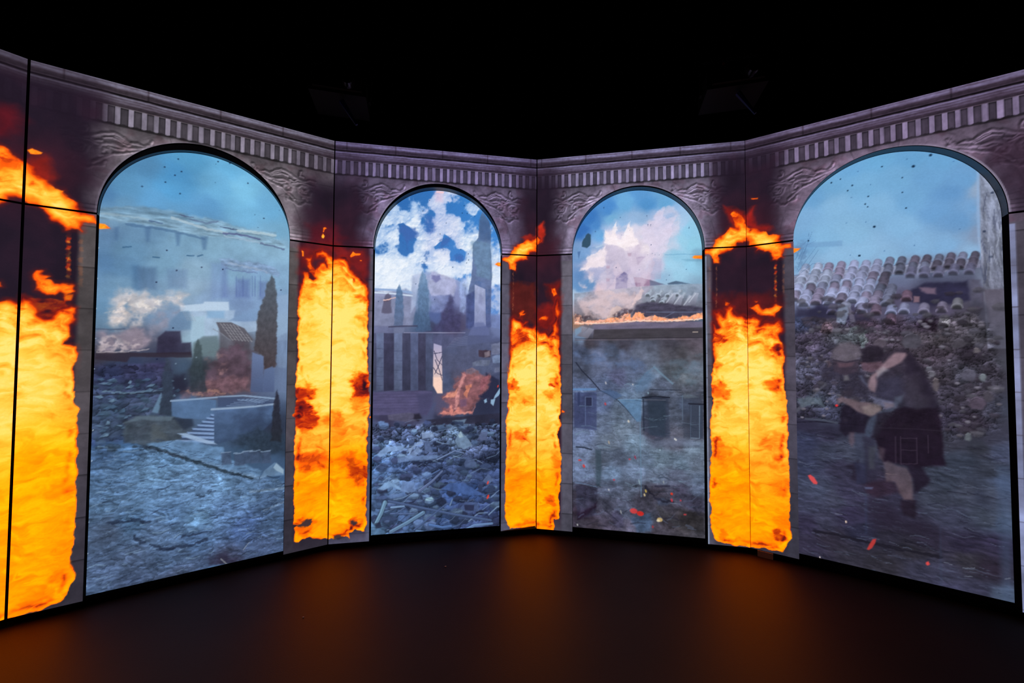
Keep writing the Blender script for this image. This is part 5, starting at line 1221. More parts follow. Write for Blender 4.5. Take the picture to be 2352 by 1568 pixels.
    gy = s.rgb.mean(-1, keepdims=True); wl = (ss(1.75, 1.6, s.Z)*.32)[..., None]
    s.rgb[:] = s.rgb*(1-wl)+gy*np.array([.98, .97, 1.06])*wl
    s.tag[:] = 3
    sky = s.mask(ZI([(0, 0), (1300, 0), (1300, 930), (1060, 935), (830, 945), (600, 900), (520, 860), (340, 980), (0, 1015)]), .02, .01)
    s.tag[sky > .5] = 0
    s.tex(.05, (3, 4), 5, 6, sky)
    # roof, tiles and flames behind
    s.poly(ZI([(70, 1020), (250, 1005), (360, 985), (600, 965), (840, 948), (1060, 938), (1180, 940), (1180, 1230), (70, 1260)]), (150, 156, 174), .6, soft=.008, tex=.2, tf=(16, 20), c2=(96, 88, 96), tag=2)
    for i, (x, y) in enumerate([(700, 1035), (745, 1060), (790, 1040), (835, 1075), (870, 1040), (905, 1060), (950, 1035), (745, 1085), (820, 1100), (900, 1090), (985, 1060)]):
        p_ = ZI([(x, y)])[0]
        roof_tile(s, p_[0], p_[1], 11, 9, .9, (164, 176, 194), .8)
    for x, y in [(945, 1125), (1030, 1130), (880, 1110), (1075, 1105)]:
        s.poly(ZI([(x-28, y-5), (x+25, y-95), (x+65, y-85), (x+35, y+10), (x, y+18)]), (176, 184, 204), .9, soft=.005, c2=(112, 112, 130))
        s.line(ZI([(x-20, y-8), (x+34, y-80)]), .010, (206, 214, 226), .5)
    s.poly(ZI([(600, 1125), (700, 1095), (900, 1110), (1180, 1140), (1180, 1235), (560, 1240)]), (66, 62, 82), .85, soft=.012, warp=.01, tex=.3, tf=(14, 30))
    s.line(ZI([(690, 1180), (850, 1182), (1180, 1180)]), .012, (104, 112, 140), .6)
    s.line(ZI([(820, 1240), (930, 1180)]), .008, (110, 120, 150), .5)
    # houses of cut paper-like blocks in the smoke
    for q, c, a in [([(330, 605), (400, 600), (495, 640), (510, 700), (560, 975), (350, 985), (345, 800)], (176, 166, 196), .62), ([(520, 630), (620, 600), (645, 640), (620, 710), (530, 720)], (206, 190, 214), .55), ([(530, 715), (680, 710), (620, 780), (600, 780), (600, 870), (540, 900)], (196, 182, 208), .5), ([(600, 712), (680, 706), (615, 778)], (150, 132, 170), .6), ([(740, 720), (820, 722), (815, 900), (720, 900)], (176, 176, 206), .55), ([(430, 880), (500, 835), (530, 860), (525, 975), (420, 985)], (112, 106, 152), .75), ([(580, 880), (640, 885), (720, 905), (835, 945), (720, 955), (600, 965)], (150, 116, 146), .75), ([(720, 905), (850, 945), (720, 955)], (96, 112, 140), .7), ([(870, 935), (940, 915), (1060, 938), (880, 946)], (72, 90, 116), .85),
                    ([(80, 620), (170, 635), (330, 600), (330, 700), (130, 730), (80, 720)], (120, 160, 206), .55), ([(250, 620), (330, 598), (330, 612), (260, 632)], (196, 216, 236), .6), ([(100, 665), (125, 660), (110, 725)], (66, 98, 150), .7)]:
        s.poly(ZI(q), c, a, soft=.006, warp=.003, tex=.08, tf=(12, 12))
    for x, y in [(360, 795), (360, 905), (545, 690)]:
        s.poly(ZI([(x-15, y-12), (x+15, y-12), (x+12, y+12), (x-12, y+12)]), (150, 112, 140), .7, soft=.008)
    # dark tree blob
    s.poly(ZI([(172, 520), (190, 505), (212, 520), (215, 570), (205, 610), (180, 632), (135, 620), (135, 590), (150, 560), (165, 545)]), (50, 78, 100), .95, soft=.006, warp=.004, tag=4)
    # pale flames sweeping up to the right
    for q, c, a in [([(130, 825), (180, 760), (200, 690), (300, 650), (340, 480), (420, 470), (440, 400), (480, 470), (540, 420), (560, 520), (700, 440), (800, 300), (900, 260), (1000, 380), (1000, 480), (920, 560), (880, 640), (820, 700), (740, 760), (640, 1040), (560, 1120), (440, 1200), (300, 1240), (120, 1100), (90, 1060), (250, 1000), (300, 860), (340, 790)], (226, 214, 230), .50),
                    ([(340, 500), (380, 480), (450, 520), (500, 590), (560, 440), (600, 540), (640, 600), (720, 620), (700, 700), (620, 640), (560, 650), (480, 640), (400, 600), (330, 600)], (248, 236, 242), .62), ([(130, 825), (220, 720), (330, 640), (340, 780), (240, 800)], (240, 226, 234), .7), ([(720, 690), (800, 640), (880, 560), (960, 440), (900, 420), (760, 540)], (216, 210, 234), .5), ([(800, 300), (880, 270), (960, 330), (930, 480), (760, 480)], (190, 196, 226), .4),
                    ([(110, 1090), (200, 1080), (280, 950), (330, 1000), (480, 1010), (640, 1040), (640, 1080), (560, 1160), (420, 1150), (330, 1240), (160, 1220)], (226, 198, 200), .6), ([(120, 940), (180, 960), (170, 972), (140, 968)], (240, 214, 220), .8), ([(185, 840), (230, 860), (240, 900), (205, 935), (200, 880)], (240, 220, 226), .75)]:
        s.poly(ZI(q), c, a, soft=.02, warp=.035, wf=12, tex=.07, tf=(12, 18), amod=((7, 10), -.7, .1), tag=1)
    for q, c, a in [([(335, 480), (350, 500), (380, 530), (410, 440), (430, 410), (440, 470), (430, 540), (470, 560), (510, 480), (550, 410), (570, 470), (580, 540), (620, 560), (640, 600), (600, 610), (520, 620), (500, 640), (440, 610), (360, 600), (330, 590)], (252, 240, 244), .8),
                    ([(128, 826), (170, 780), (190, 700), (240, 690), (300, 640), (335, 610), (335, 700), (340, 780), (250, 800), (190, 810)], (246, 232, 238), .75), ([(640, 440), (700, 430), (740, 400), (800, 300), (850, 280), (830, 360), (880, 380), (960, 350), (900, 440), (930, 480), (880, 560), (860, 640), (810, 700), (780, 660), (720, 680), (700, 600), (660, 560)], (226, 214, 236), .55),
                    ([(360, 985), (420, 900), (400, 800), (440, 760), (500, 830), (430, 900), (420, 985)], (226, 206, 222), .45), ([(640, 960), (660, 1000), (650, 1060), (600, 1100), (560, 1130), (590, 1060), (620, 1020)], (232, 206, 208), .7), ([(730, 720), (760, 740), (740, 820), (720, 900), (690, 900), (700, 800)], (214, 196, 216), .5), ([(380, 1180), (430, 1120), (480, 1150), (440, 1190), (400, 1230), (350, 1240)], (238, 206, 196), .6)]:
        s.poly(ZI(q), c, a, soft=.007, warp=.016, wf=20, tex=.06, tf=(16, 22), tag=1)
    # low line of fire along the roof edge
    s.poly(ZI([(75, 1268), (75, 1195), (130, 1210), (150, 1260), (240, 1250), (330, 1245), (400, 1225), (440, 1230), (500, 1190), (540, 1190), (560, 1230), (600, 1185), (640, 1180), (680, 1220), (760, 1210), (870, 1235), (960, 1240), (1000, 1210), (1060, 1220), (1130, 1190), (1172, 1190), (1172, 1240), (1080, 1248), (960, 1260), (840, 1272), (600, 1262), (440, 1292), (250, 1285), (75, 1290)]), (240, 176, 150), .9, soft=.006, warp=.010, wf=26, tex=.25, tf=(30, 30), tag=1)
    for q in ([(500, 1240), (520, 1180), (550, 1200), (570, 1240), (600, 1185), (625, 1170), (640, 1190), (670, 1190), (680, 1240), (600, 1255)], [(330, 1265), (350, 1240), (420, 1225), (460, 1240), (420, 1262)], [(740, 1250), (760, 1205), (800, 1225), (880, 1240), (960, 1230), (1020, 1205), (1060, 1225), (1130, 1185), (1170, 1200), (1170, 1235), (960, 1255)]):
        s.poly(ZI(q), (252, 168, 112), .75, soft=.005, warp=.008, wf=30, tex=.25, tf=(40, 40), amod=((40, 30), -.5, .1))
    s.line(ZI([(80, 1275), (240, 1278), (430, 1275), (600, 1256), (840, 1262), (960, 1252), (1170, 1238)]), .009, (255, 226, 206), .8, warp=.008)
    s.poly(ZI([(75, 1200), (110, 1195), (150, 1215), (210, 1205), (230, 1250), (170, 1262), (80, 1260)]), (74, 60, 70), .7, soft=.012, warp=.015, amod=((30, 30), -.3, .2))
    s.poly(ZI([(400, 1200), (500, 1150), (600, 1160), (540, 1200), (500, 1240), (420, 1240)]), (70, 54, 66), .7, soft=.012, warp=.015, amod=((30, 30), -.3, .2))
    # cornice of the house under the fire
    s.poly(ZI([(240, 1285), (600, 1265), (1172, 1262), (1172, 1315), (240, 1335)]), (112, 104, 128), .85, soft=.006, tex=.14, tf=(8, 30))
    s.poly(ZI([(240, 1330), (1172, 1312), (1172, 1400), (230, 1415)]), (66, 62, 70), .9, soft=.006, tex=.14, tf=(8, 24))
    s.line(ZI([(80, 1422), (500, 1418), (1172, 1410)]), .009, (96, 88, 100), .7); s.line(ZI([(80, 1410), (500, 1405), (1172, 1398)]), .005, (40, 36, 44), .7)
    s.line(ZI([(1090, 1352), (1128, 1352)]), .011, (170, 156, 150), .8)
    for x, y in [(110, 1385), (165, 1400)]:
        s.poly(ZI([(x-40, y-10), (x+30, y-85), (x+75, y-70), (x+20, y+8)]), (150, 150, 168), .85, soft=.006, c2=(110, 106, 120))
    s.poly(ZI([(76, 1330), (130, 1300), (130, 1350), (80, 1390)]), (120, 160, 196), .6, soft=.01)
    # plaster wall, cracks and houses on it
    wall = s.mask(ZI([(0, 1420), (1300, 1400), (1300, 3300), (0, 3300)]), .02)
    s.tex(.12, (5, 5), 5, 41, wall); s.tex(.20, (14, 22), 5, 42, wall)
    mid = wall*ss(1.55, 1.35, s.Z)
    s.emboss(ridge(s.U*6+.8*fbm(s.U*4, s.Z*5, 3, 4), s.Z*12, 4, 52), 1.0, mid*.45)
    s.stones(mid*ss(.15, .4, s.Z), .034, .10, 2.6, 22, .9, edge=.5)
    s.poly(ZJ([(70, 30), (260, 40), (400, 70), (600, 90), (620, 150), (440, 160), (300, 130), (90, 100)]), (92, 112, 152), .55, soft=.03, warp=.05, tex=.2, tf=(14, 14), amod=((12, 12), -.5, .3))
    s.poly(ZJ([(800, 90), (1060, 80), (1060, 260), (900, 300), (860, 240)]), (92, 112, 130), .5, soft=.03, warp=.05, amod=((10, 14), -.4, .4))
    s.line(ZJ([(78, 110), (130, 180), (200, 250), (262, 322)]), .010, (34, 38, 54), .85)
    s.line(ZJ([(262, 325), (330, 360), (400, 402), (470, 470), (540, 555)]), .008, (40, 48, 66), .8)
    s.poly(ZJ([(270, 335), (340, 320), (400, 340), (440, 370), (380, 400), (320, 355)]), (74, 98, 138), .7, soft=.01)
    s.poly(ZJ([(410, 400), (590, 395), (590, 570), (555, 575), (480, 480)]), (88, 122, 158), .8, soft=.006, tex=.14, tf=(20, 20))
    s.line(ZJ([(405, 402), (500, 398), (590, 398)]), .006, (130, 164, 196), .6)
    s.line(ZJ([(690, 145), (760, 210), (835, 275)]), .016, (110, 138, 160), .7); s.line(ZJ([(560, 300), (620, 200), (690, 150)]), .012, (90, 120, 150), .45)
    s.poly(ZJ([(530, 320), (560, 250), (640, 180), (690, 200), (640, 320), (560, 350)]), (84, 114, 148), .5, soft=.03, warp=.02)
    s.line(ZJ([(62, 320), (230, 320)]), .020, (98, 136, 186), .85)
    s.poly(ZJ([(65, 345), (240, 340), (240, 640), (65, 620)]), (58, 66, 104), .7, soft=.008, tex=.14, tf=(20, 16))
    s.poly(ZJ([(150, 380), (205, 378), (205, 450), (155, 452)]), (40, 42, 66), .8, soft=.005); s.line(ZJ([(152, 382), (152, 600)]), .008, (92, 108, 146), .6); s.line(ZJ([(152, 450), (205, 452), (205, 380), (152, 380)]), .005, (104, 122, 160), .7)
    s.line(ZJ([(100, 350), (100, 440)]), .022, (42, 50, 82), .6)
    s.line(ZJ([(580, 570), (582, 700), (590, 1160)]), .010, (104, 136, 164), .5)
    s.poly(ZJ([(598, 380), (800, 378), (815, 700), (720, 700), (600, 640)]), (50, 58, 78), .6, soft=.012, tex=.25, tf=(12, 14), tag=5)
    s.poly(ZJ([(640, 415), (780, 412), (780, 690), (650, 680)]), (44, 58, 74), .5, soft=.016, tag=5)
    s.line(ZJ([(600, 385), (700, 375), (810, 385)]), .012, (26, 28, 40), .85); s.line(ZJ([(608, 402), (780, 404)]), .006, (104, 108, 124), .7); s.line(ZJ([(605, 400), (610, 640)]), .012, (34, 40, 56), .6)
    s.line(ZJ([(660, 322), (800, 326), (900, 326)]), .010, (40, 46, 60), .6)
    s.poly(ZJ([(905, 365), (1060, 372), (1075, 705), (920, 700)]), (56, 62, 78), .55, soft=.01)
    s.poly(ZJ([(910, 362), (975, 355), (1040, 380), (925, 392)]), (94, 104, 116), .7, soft=.01, warp=.01)
    s.line(ZJ([(912, 370), (915, 560)]), .010, (92, 108, 130), .6)
    s.poly(ZJ([(965, 435), (1070, 438), (1070, 700), (972, 698)]), (58, 66, 84), .8, soft=.006, tag=5)
    s.line(ZJ([(962, 432), (1075, 438)]), .012, (28, 28, 40), .8)
    s.line(ZJ([(975, 700), (1045, 704), (1046, 450)]), .007, (110, 128, 150), .75); s.line(ZJ([(978, 445), (976, 698)]), .006, (84, 98, 122), .6)
    s.poly(ZJ([(690, 720), (860, 695), (1070, 740), (1070, 770), (690, 770)]), (104, 114, 140), .5, soft=.02, warp=.015, tex=.2, tf=(8, 30))
    s.line(ZJ([(852, 708), (862, 716)]), .014, (220, 220, 216), .8)
    rs = np.random.RandomState(21)
    streaks(s, mid, rs, 130, (.33, 1.46, .25, 1.35), [(40, 50, 66), (48, 60, 78), (120, 148, 170), (110, 136, 160)], wd=(.004, .011), ln=(.04, .16), ang=(-.15, .2), a=.5)
    s.line(ZJ([(80, 770), (140, 775), (200, 792)]), .014, (34, 40, 56), .8)
    s.poly(ZJ([(230, 790), (275, 790), (280, 960), (265, 1080), (235, 1070)]), (50, 66, 78), .6, soft=.012)
    for q, c in [([(78, 1060), (240, 1085), (240, 1300), (85, 1330)], (50, 50, 70)), ([(80, 1290), (240, 1200), (240, 1250), (90, 1345)], (38, 24, 42)), ([(110, 1240), (180, 1185), (220, 1190), (220, 1230), (110, 1290)], (66, 64, 86)), ([(500, 1330), (665, 1290), (668, 1430), (560, 1440)], (66, 86, 116)), ([(690, 1230), (720, 1215), (830, 1310), (960, 1420), (870, 1400), (730, 1290)], (64, 64, 72)), ([(720, 1170), (760, 1165), (810, 1210), (790, 1230), (720, 1220)], (62, 70, 92)), ([(900, 1260), (1080, 1290), (1080, 1440), (900, 1420)], (44, 42, 46)), ([(350, 1310), (400, 1260), (430, 1280), (460, 1400), (390, 1410)], (72, 70, 96))]:
        s.poly(ZJ(q), c, .75, soft=.014, warp=.012, tex=.2, tf=(16, 16))
    s.line(ZJ([(76, 1050), (150, 1062), (245, 1085)]), .010, (96, 116, 146), .8)
    s.line(ZJ([(620, 1080), (700, 1170), (760, 1200), (830, 1200)]), .020, (32, 32, 46), .7, warp=.01)
    s.line(ZJ([(700, 1078), (810, 1078)]), .018, (38, 38, 54), .7)
    low = s.mask(ZJ([(0, 1040), (1200, 1060), (1200, 1600), (0, 1600)]), .04)
    s.tex(.35, (7, 10), 5, 34, low)
    s.stones(low, .06, .12, 1.8, 33, 1.0, edge=.5)
    streaks(s, low, rs, 40, (.33, 1.46, .02, .33), [(30, 30, 44), (92, 104, 132)], wd=(.006, .02), ln=(.05, .14), ang=(-.8, .8), a=.45)
    # sparks
    for x, y, rx, ry, c in [(530, 1272, 30, 22, (238, 66, 66)), (582, 1292, 28, 20, (240, 44, 36)), (828, 1138, 10, 10, (255, 60, 34)), (828, 1188, 8, 14, (230, 60, 76)), (898, 1190, 6, 7, (220, 60, 76)), (932, 1300, 12, 6, (226, 70, 76)), (680, 1396, 6, 10, (190, 50, 56)), (140, 920, 10, 14, (224, 60, 56)), (108, 874, 14, 7, (214, 60, 66)), (498, 867, 9, 6, (206, 60, 76)), (542, 852, 7, 16, (150, 50, 76)), (376, 1028, 9, 7, (196, 60, 80)), (308, 434, 8, 12, (200, 66, 76)), (104, 872, 5, 4, (240, 90, 90)), (735, 1340, 22, 17, (232, 200, 130)), (722, 1348, 14, 10, (250, 236, 200)), (625, 1116, 7, 13, (226, 196, 90)), (615, 1146, 7, 12, (240, 220, 160)), (490, 570, 8, 11, (236, 226, 210)), (312, 270, 6, 12, (206, 206, 214)), (523, 282, 5, 6, (226, 222, 222)), (643, 348, 4, 10, (160, 200, 220)), (336, 735, 5, 15, (196, 176, 150)), (335, 1106, 6, 8, (206, 210, 214)), (430, 1280, 5, 16, (176, 176, 176)), (90, 1380, 5, 8, (236, 236, 236)), (736, 795, 5, 7, (176, 206, 220)), (574, 1045, 6, 24, (150, 176, 190)), (764, 1046, 5, 12, (166, 176, 180))]:
        n = 9
        s.poly(ZJ([(x+rx*math.cos(k*6.283/n)+ry*.25*math.sin(k*6.283/n), y+ry*math.sin(k*6.283/n)) for k in range(n)]), tuple(q*.93 for q in c), .8, soft=.005)
    birds(s, ZI([(324, 285), (252, 492), (693, 355), (702, 432), (726, 432), (1055, 460), (1032, 815), (430, 800), (466, 370), (730, 605), (860, 905), (885, 865)]), .0048, (24, 50, 90), .8)
    birds(s, ZI([(324, 292), (252, 480), (693, 364), (702, 443), (726, 443), (1055, 450), (850, 810), (700, 690), (740, 680), (765, 690), (800, 690), (628, 820), (548, 480), (475, 520)]), .0035, (40, 70, 110), .6)
    s.line(ZI([(850, 690), (1000, 684), (1160, 690)]), .008, (104, 160, 196), .5)
    s.poly(ZI([(990, 730), (1160, 725), (1165, 748), (1040, 745)]), (104, 156, 186), .5, soft=.01)
    s.flame(ZI([(1078, 712), (1100, 696), (1172, 695), (1172, 727), (1100, 724)]), [(1598, 591, .66, .03)], base=.58, edge=.009, tag=6, warp=.002, loose=.1)
    return {0: 'sky', 1: 'pale_flames', 2: 'tiled_roof', 3: 'plaster_wall', 4: 'dark_tree', 5: 'house_window', 6: 'flame_tip'}

# ---- fourth screen: tiled roof, rubble slope and two stooping people
def paint_4(s):
    M = [((130, 600), (118, 164, 208)), ((200, 420), (96, 152, 202)), ((330, 330), (104, 162, 208)), ((500, 200), (98, 158, 208)), ((700, 130), (96, 160, 208)), ((950, 110), (92, 152, 202)), ((1200, 140), (96, 154, 204)), ((400, 500), (128, 176, 216)), ((600, 350), (110, 166, 210)), ((700, 500), (124, 174, 216)), ((850, 300), (106, 162, 208)), ((950, 450), (104, 158, 206)), ((1100, 300), (98, 152, 202)), ((1250, 400), (86, 136, 190)), ((1350, 300), (96, 148, 200)), ((1150, 550), (96, 146, 198)), ((1300, 600), (96, 144, 196)), ((1420, 500), (106, 152, 202)), ((900, 650), (126, 174, 216)), ((500, 700), (132, 180, 218)), ((300, 750), (126, 176, 216)), ((130, 800), (108, 158, 204)), ((1000, 800), (128, 172, 214)), ((1200, 800), (122, 166, 210)), ((600, 850), (138, 182, 220)), ((400, 900), (140, 184, 222)), ((800, 900), (134, 178, 216)), ((1400, 850), (136, 172, 210)), ((140, 960), (128, 172, 212)),
         ((1500, 350), (148, 160, 186)), ((1520, 500), (136, 146, 174)), ((1580, 450), (126, 136, 162)), ((1500, 700), (124, 136, 166)), ((1600, 700), (132, 142, 166)), ((1560, 850), (126, 134, 158)), ((1600, 1000), (110, 116, 138)), ((1550, 1080), (116, 120, 144)), ((1560, 1200), (84, 78, 92)), ((1620, 1300), (86, 86, 104)), ((1600, 1450), (76, 76, 92)),
         ((150, 1030), (142, 160, 196)), ((400, 1000), (150, 166, 200)), ((700, 980), (142, 158, 192)), ((1000, 950), (124, 124, 152)), ((1300, 930), (106, 104, 132)), ((1450, 930), (88, 84, 104)), ((150, 1150), (150, 158, 192)), ((350, 1130), (134, 142, 178)), ((600, 1100), (128, 140, 178)), ((850, 1080), (96, 98, 128)), ((1100, 1060), (70, 68, 92)), ((1350, 1060), (74, 72, 94)), ((1250, 1130), (48, 46, 70)), ((1100, 1200), (42, 38, 60)), ((1420, 1180), (80, 78, 98)), ((200, 1230), (112, 118, 150)), ((450, 1220), (112, 118, 150)), ((650, 1200), (100, 104, 138)), ((850, 1180), (84, 78, 104)), ((250, 1290), (46, 44, 70)), ((500, 1300), (66, 62, 88)), ((750, 1290), (84, 80, 104)), ((950, 1290), (92, 92, 122)), ((1200, 1280), (88, 82, 106)), ((1400, 1260), (74, 70, 86)), ((150, 1360), (66, 72, 102)), ((350, 1400), (84, 76, 90)), ((600, 1380), (82, 68, 86)), ((850, 1380), (72, 62, 80)), ((1080, 1380), (48, 40, 54)), ((1250, 1380), (92, 86, 98)), ((1400, 1370), (78, 74, 84)), ((200, 1480), (62, 56, 72)), ((450, 1480), (78, 82, 92)), ((700, 1500), (70, 62, 76)), ((950, 1500), (62, 54, 66)), ((1200, 1500), (76, 70, 78)), ((1450, 1500), (64, 62, 70))]
    N = [((200, 100), (70, 64, 82)), ((400, 200), (66, 62, 80)), ((180, 350), (84, 84, 106)), ((330, 450), (70, 68, 88)), ((170, 560), (64, 60, 78)), ((250, 620), (74, 82, 100)), ((200, 720), (50, 48, 64)), ((400, 800), (58, 60, 80)), ((200, 850), (48, 46, 66)), ((400, 920), (44, 42, 60)), ((200, 1000), (54, 58, 84)), ((400, 1080), (60, 64, 84)), ((600, 1080), (62, 66, 84)), ((200, 1200), (54, 58, 82)), ((500, 1250), (52, 50, 70)), ((300, 1400), (62, 66, 88)), ((600, 1450), (54, 52, 74)), ((900, 60), (80, 72, 86)), ((1200, 60), (84, 78, 88)), ((1500, 60), (66, 62, 72)), ((1800, 60), (56, 54, 62)), ((1350, 200), (64, 56, 68)), ((1700, 200), (50, 44, 56)), ((1400, 400), (68, 62, 74)), ((1650, 400), (70, 70, 84)), ((1850, 350), (58, 54, 66)), ((1500, 550), (62, 58, 72)), ((1750, 600), (72, 66, 80)), ((1450, 800), (54, 50, 66)), ((1700, 820), (56, 50, 64)), ((1900, 700), (56, 56, 70)), ((1500, 1000), (58, 58, 72)), ((1750, 1050), (52, 54, 66)), ((1900, 950), (58, 58, 74)), ((1600, 1200), (54, 60, 76)), ((1850, 1250), (52, 56, 70)), ((1500, 1400), (56, 62, 78)), ((1800, 1480), (54, 58, 76)), ((1980, 1400), (72, 84, 112)), ((1970, 1100), (68, 74, 98)), ((1960, 700), (62, 66, 82)), ((1960, 300), (70, 70, 82)), ((800, 1400), (50, 44, 62)), ((1000, 1550), (52, 50, 70))]
    O = [((250, 80), (66, 72, 94)), ((200, 200), (60, 62, 84)), ((400, 150), (64, 66, 86)), ((500, 80), (60, 58, 82)), ((300, 330), (58, 58, 78)), ((500, 280), (52, 48, 72)), ((180, 350), (50, 46, 68)), ((350, 450), (48, 44, 58)), ((600, 400), (44, 44, 64)), ((200, 520), (52, 48, 68)), ((500, 600), (48, 46, 58)), ((800, 450), (44, 42, 56)), ((800, 250), (46, 42, 60)), ((1200, 150), (58, 62, 78)), ((1400, 100), (60, 64, 80)), ((1600, 100), (66, 72, 90)), ((1300, 300), (58, 60, 80)), ((1550, 280), (60, 66, 82)), ((1700, 350), (70, 82, 106)), ((1100, 450), (44, 40, 56)), ((1000, 550), (46, 44, 54)), ((1400, 500), (46, 42, 62)), ((1650, 500), (48, 44, 66)), ((750, 660), (48, 46, 56)), ((1050, 700), (54, 54, 72)), ((1250, 740), (58, 58, 78)), ((1450, 650), (52, 50, 60)), ((1600, 700), (44, 38, 52)), ((1500, 850), (54, 54, 74)), ((1700, 900), (70, 82, 104)), ((1300, 850), (60, 60, 84)), ((200, 600), (50, 48, 66))]
    s.field([(*ZM([p])[0], c) for p, c in M]+[(*ZN([p])[0], c) for p, c in N]+[(*ZO([p])[0], c) for p, c in O], warp=.025, power=2.0, e=.025)
    s.tag[:] = 3
    sk = ss(1.95, 2.3, s.Z)*.22
    s.rgb[:] = s.rgb*(1-sk[..., None])+col3((150, 196, 228))*sk[..., None]
    sky = s.mask(ZM([(0, -50), (1450, -50), (1475, 892), (1200, 908), (900, 938), (500, 976), (0, 1028)]), .003, 0)
    s.tag[sky > .5] = 0
    rs = np.random.RandomState(31)
    s.tex(.03, (3, 5), 4, 6, sky)
    # clean sky down to a straight roof line
    ctr = s.rgb.copy()
    p = ZM([(40, 1030), (500, 978), (900, 940), (1200, 912), (1474, 893), (1480, 960), (1250, 975), (1200, 1000), (1000, 1000), (850, 1010), (500, 1040), (40, 1100)])
    s.poly(p, (146, 150, 176), .8, soft=.003, tex=.20, tf=(26, 36), c2=(120, 118, 144), tag=1)
    s.line(ZM([(60, 1022), (500, 975), (900, 938), (1200, 909), (1474, 891)]), .006, (92, 104, 140), .7)
    # pier on the right
    s.poly(ZM([(1448, 200), (1466, 230), (1480, 900), (1530, 1568), (1700, 1568), (1700, 200)]), (142, 150, 174), .9, soft=.004, tex=.20, tf=(14, 5), c2=(96, 96, 112), tag=5)
    s.poly(ZM([(1448, 200), (1466, 230), (1478, 900), (1464, 900), (1448, 600)]), (148, 180, 220), .6, soft=.006)
    pier = s.mask(ZM([(1470, 200), (1480, 900), (1500, 1130), (1700, 1130), (1700, 200)]), .006, .0)
    s.emboss(ridge(s.U*22, s.Z*6, 4, 57), 1.0, pier)
    s.tex(.18, (26, 8), 4, 58, pier)
    s.poly(ZM([(1500, 1125), (1660, 1120), (1680, 1568), (1560, 1568)]), (84, 74, 88), .55, soft=.008, tex=.2, tf=(14, 8), c2=(74, 74, 90), tag=5)
    for q in ([(1505, 690)], [(1555, 880)], [(1565, 400)]):
        s.dots(ZM(q), .009, (40, 50, 74), .8)
    streaks(s, pier, rs, 40, (1.34, 1.46, 1.9, 2.6), [(74, 80, 106), (176, 184, 204)], wd=(.005, .011), ln=(.05, .13), ang=(1.3, 1.8), a=.6)
    # barrel tiles, upper rows to lower rows
    rows = [(960, 0, 15), (1012, 1, 14), (1062, 0, 14), (1112, 1, 12), (1165, 0, 10), (1215, 1, 9), (1262, 0, 9)]
    dk = s.mask(ZM([(90, 1240), (160, 1215), (400, 1300), (380, 1335), (100, 1320)]), .01, .004)
    s.poly(ZM([(100, 1265), (400, 1285), (420, 1330), (640, 1320), (660, 1370), (90, 1330)]), (46, 44, 66), .75, soft=.02, warp=.01)
    s.poly(ZM([(900, 1150), (1060, 1080), (1395, 1060), (1400, 1200), (1300, 1235), (1000, 1230), (900, 1200)]), (44, 42, 66), .9, soft=.015, warp=.012, tex=.2, tf=(10, 14))
    for i, y0 in enumerate([985, 1035, 1085, 1135, 1180, 1225, 1270]):
        for k in range(16):
            x = 60+k*91+(i % 2)*4-(i)*19
            y = y0-(x-100)*.078
            if x < 70 or x > 1460-(i*10):
                continue
            if x > 830+rs.uniform(-50, 50) and i > 1:
                continue
            if i >= 6 and (x < 560):
                continue
            if i == 5 and x > 700 and x < 760:
                continue
            b_ = 1.0 if x < 700 else .72
            base = np.array((140, 146, 180) if rs.rand() < .6 else (118, 112, 138))*b_*rs.uniform(.82, 1.12)
            if x < 320 and i < 3:
                base = np.array((156, 166, 196))*rs.uniform(.85, 1.05)
            p_ = ZM([(x+rs.uniform(-5, 5), y+rs.uniform(-6, 6)+22)])[0]
            roof_tile(s, p_[0], p_[1], 23+i*.6, 13, .35, base, .92)
    for x, y, c in [(900, 1300, (124, 128, 160)), (1050, 1300, (116, 112, 138)), (1185, 1290, (112, 106, 130)), (1300, 1262, (106, 106, 116)), (920, 1205, (104, 84, 104)), (805, 1310, (124, 130, 164)), (690, 1310, (98, 84, 104)), (585, 1300, (118, 118, 148)), (365, 1305, (84, 82, 112)), (1200, 1400, (118, 116, 124)), (320, 1445, (112, 94, 108)), (800, 1380, (88, 72, 90)), (460, 1290, (130, 134, 160))]:
        p_ = ZM([(x, y)])[0]
        roof_tile(s, p_[0], p_[1], 26, 14, .15, c, .95)
    for x, y in [(950, 1010), (1050, 1010), (1160, 1005), (1270, 990), (1390, 985)]:
        p_ = ZM([(x, y+18)])[0]
        roof_tile(s, p_[0], p_[1], 25, 15, .3, (98, 98, 126), .75)
    s.poly(ZM([(1020, 1110), (1140, 1115), (1140, 1160), (1080, 1158), (1040, 1140)]), (130, 108, 128), .75, soft=.01, warp=.006)
    s.poly(ZM([(975, 1175), (1020, 1178), (1018, 1220), (975, 1222)]), (142, 112, 124), .8, soft=.006)
    s.poly(ZM([(1395, 1060), (1480, 1050), (1500, 1240), (1400, 1230)]), (86, 84, 104), .8, soft=.014, warp=.012, tex=.2, tf=(12, 12))
    s.poly(ZM([(1380, 1240), (1450, 1200), (1510, 1240), (1540, 1400), (1400, 1290)]), (66, 66, 82), .7, soft=.02, warp=.015, tex=.2, tf=(12, 12))
    s.poly(ZM([(1030, 1360), (1100, 1350), (1160, 1400), (1140, 1440), (1060, 1420)]), (30, 22, 32), .85, soft=.014, warp=.012)
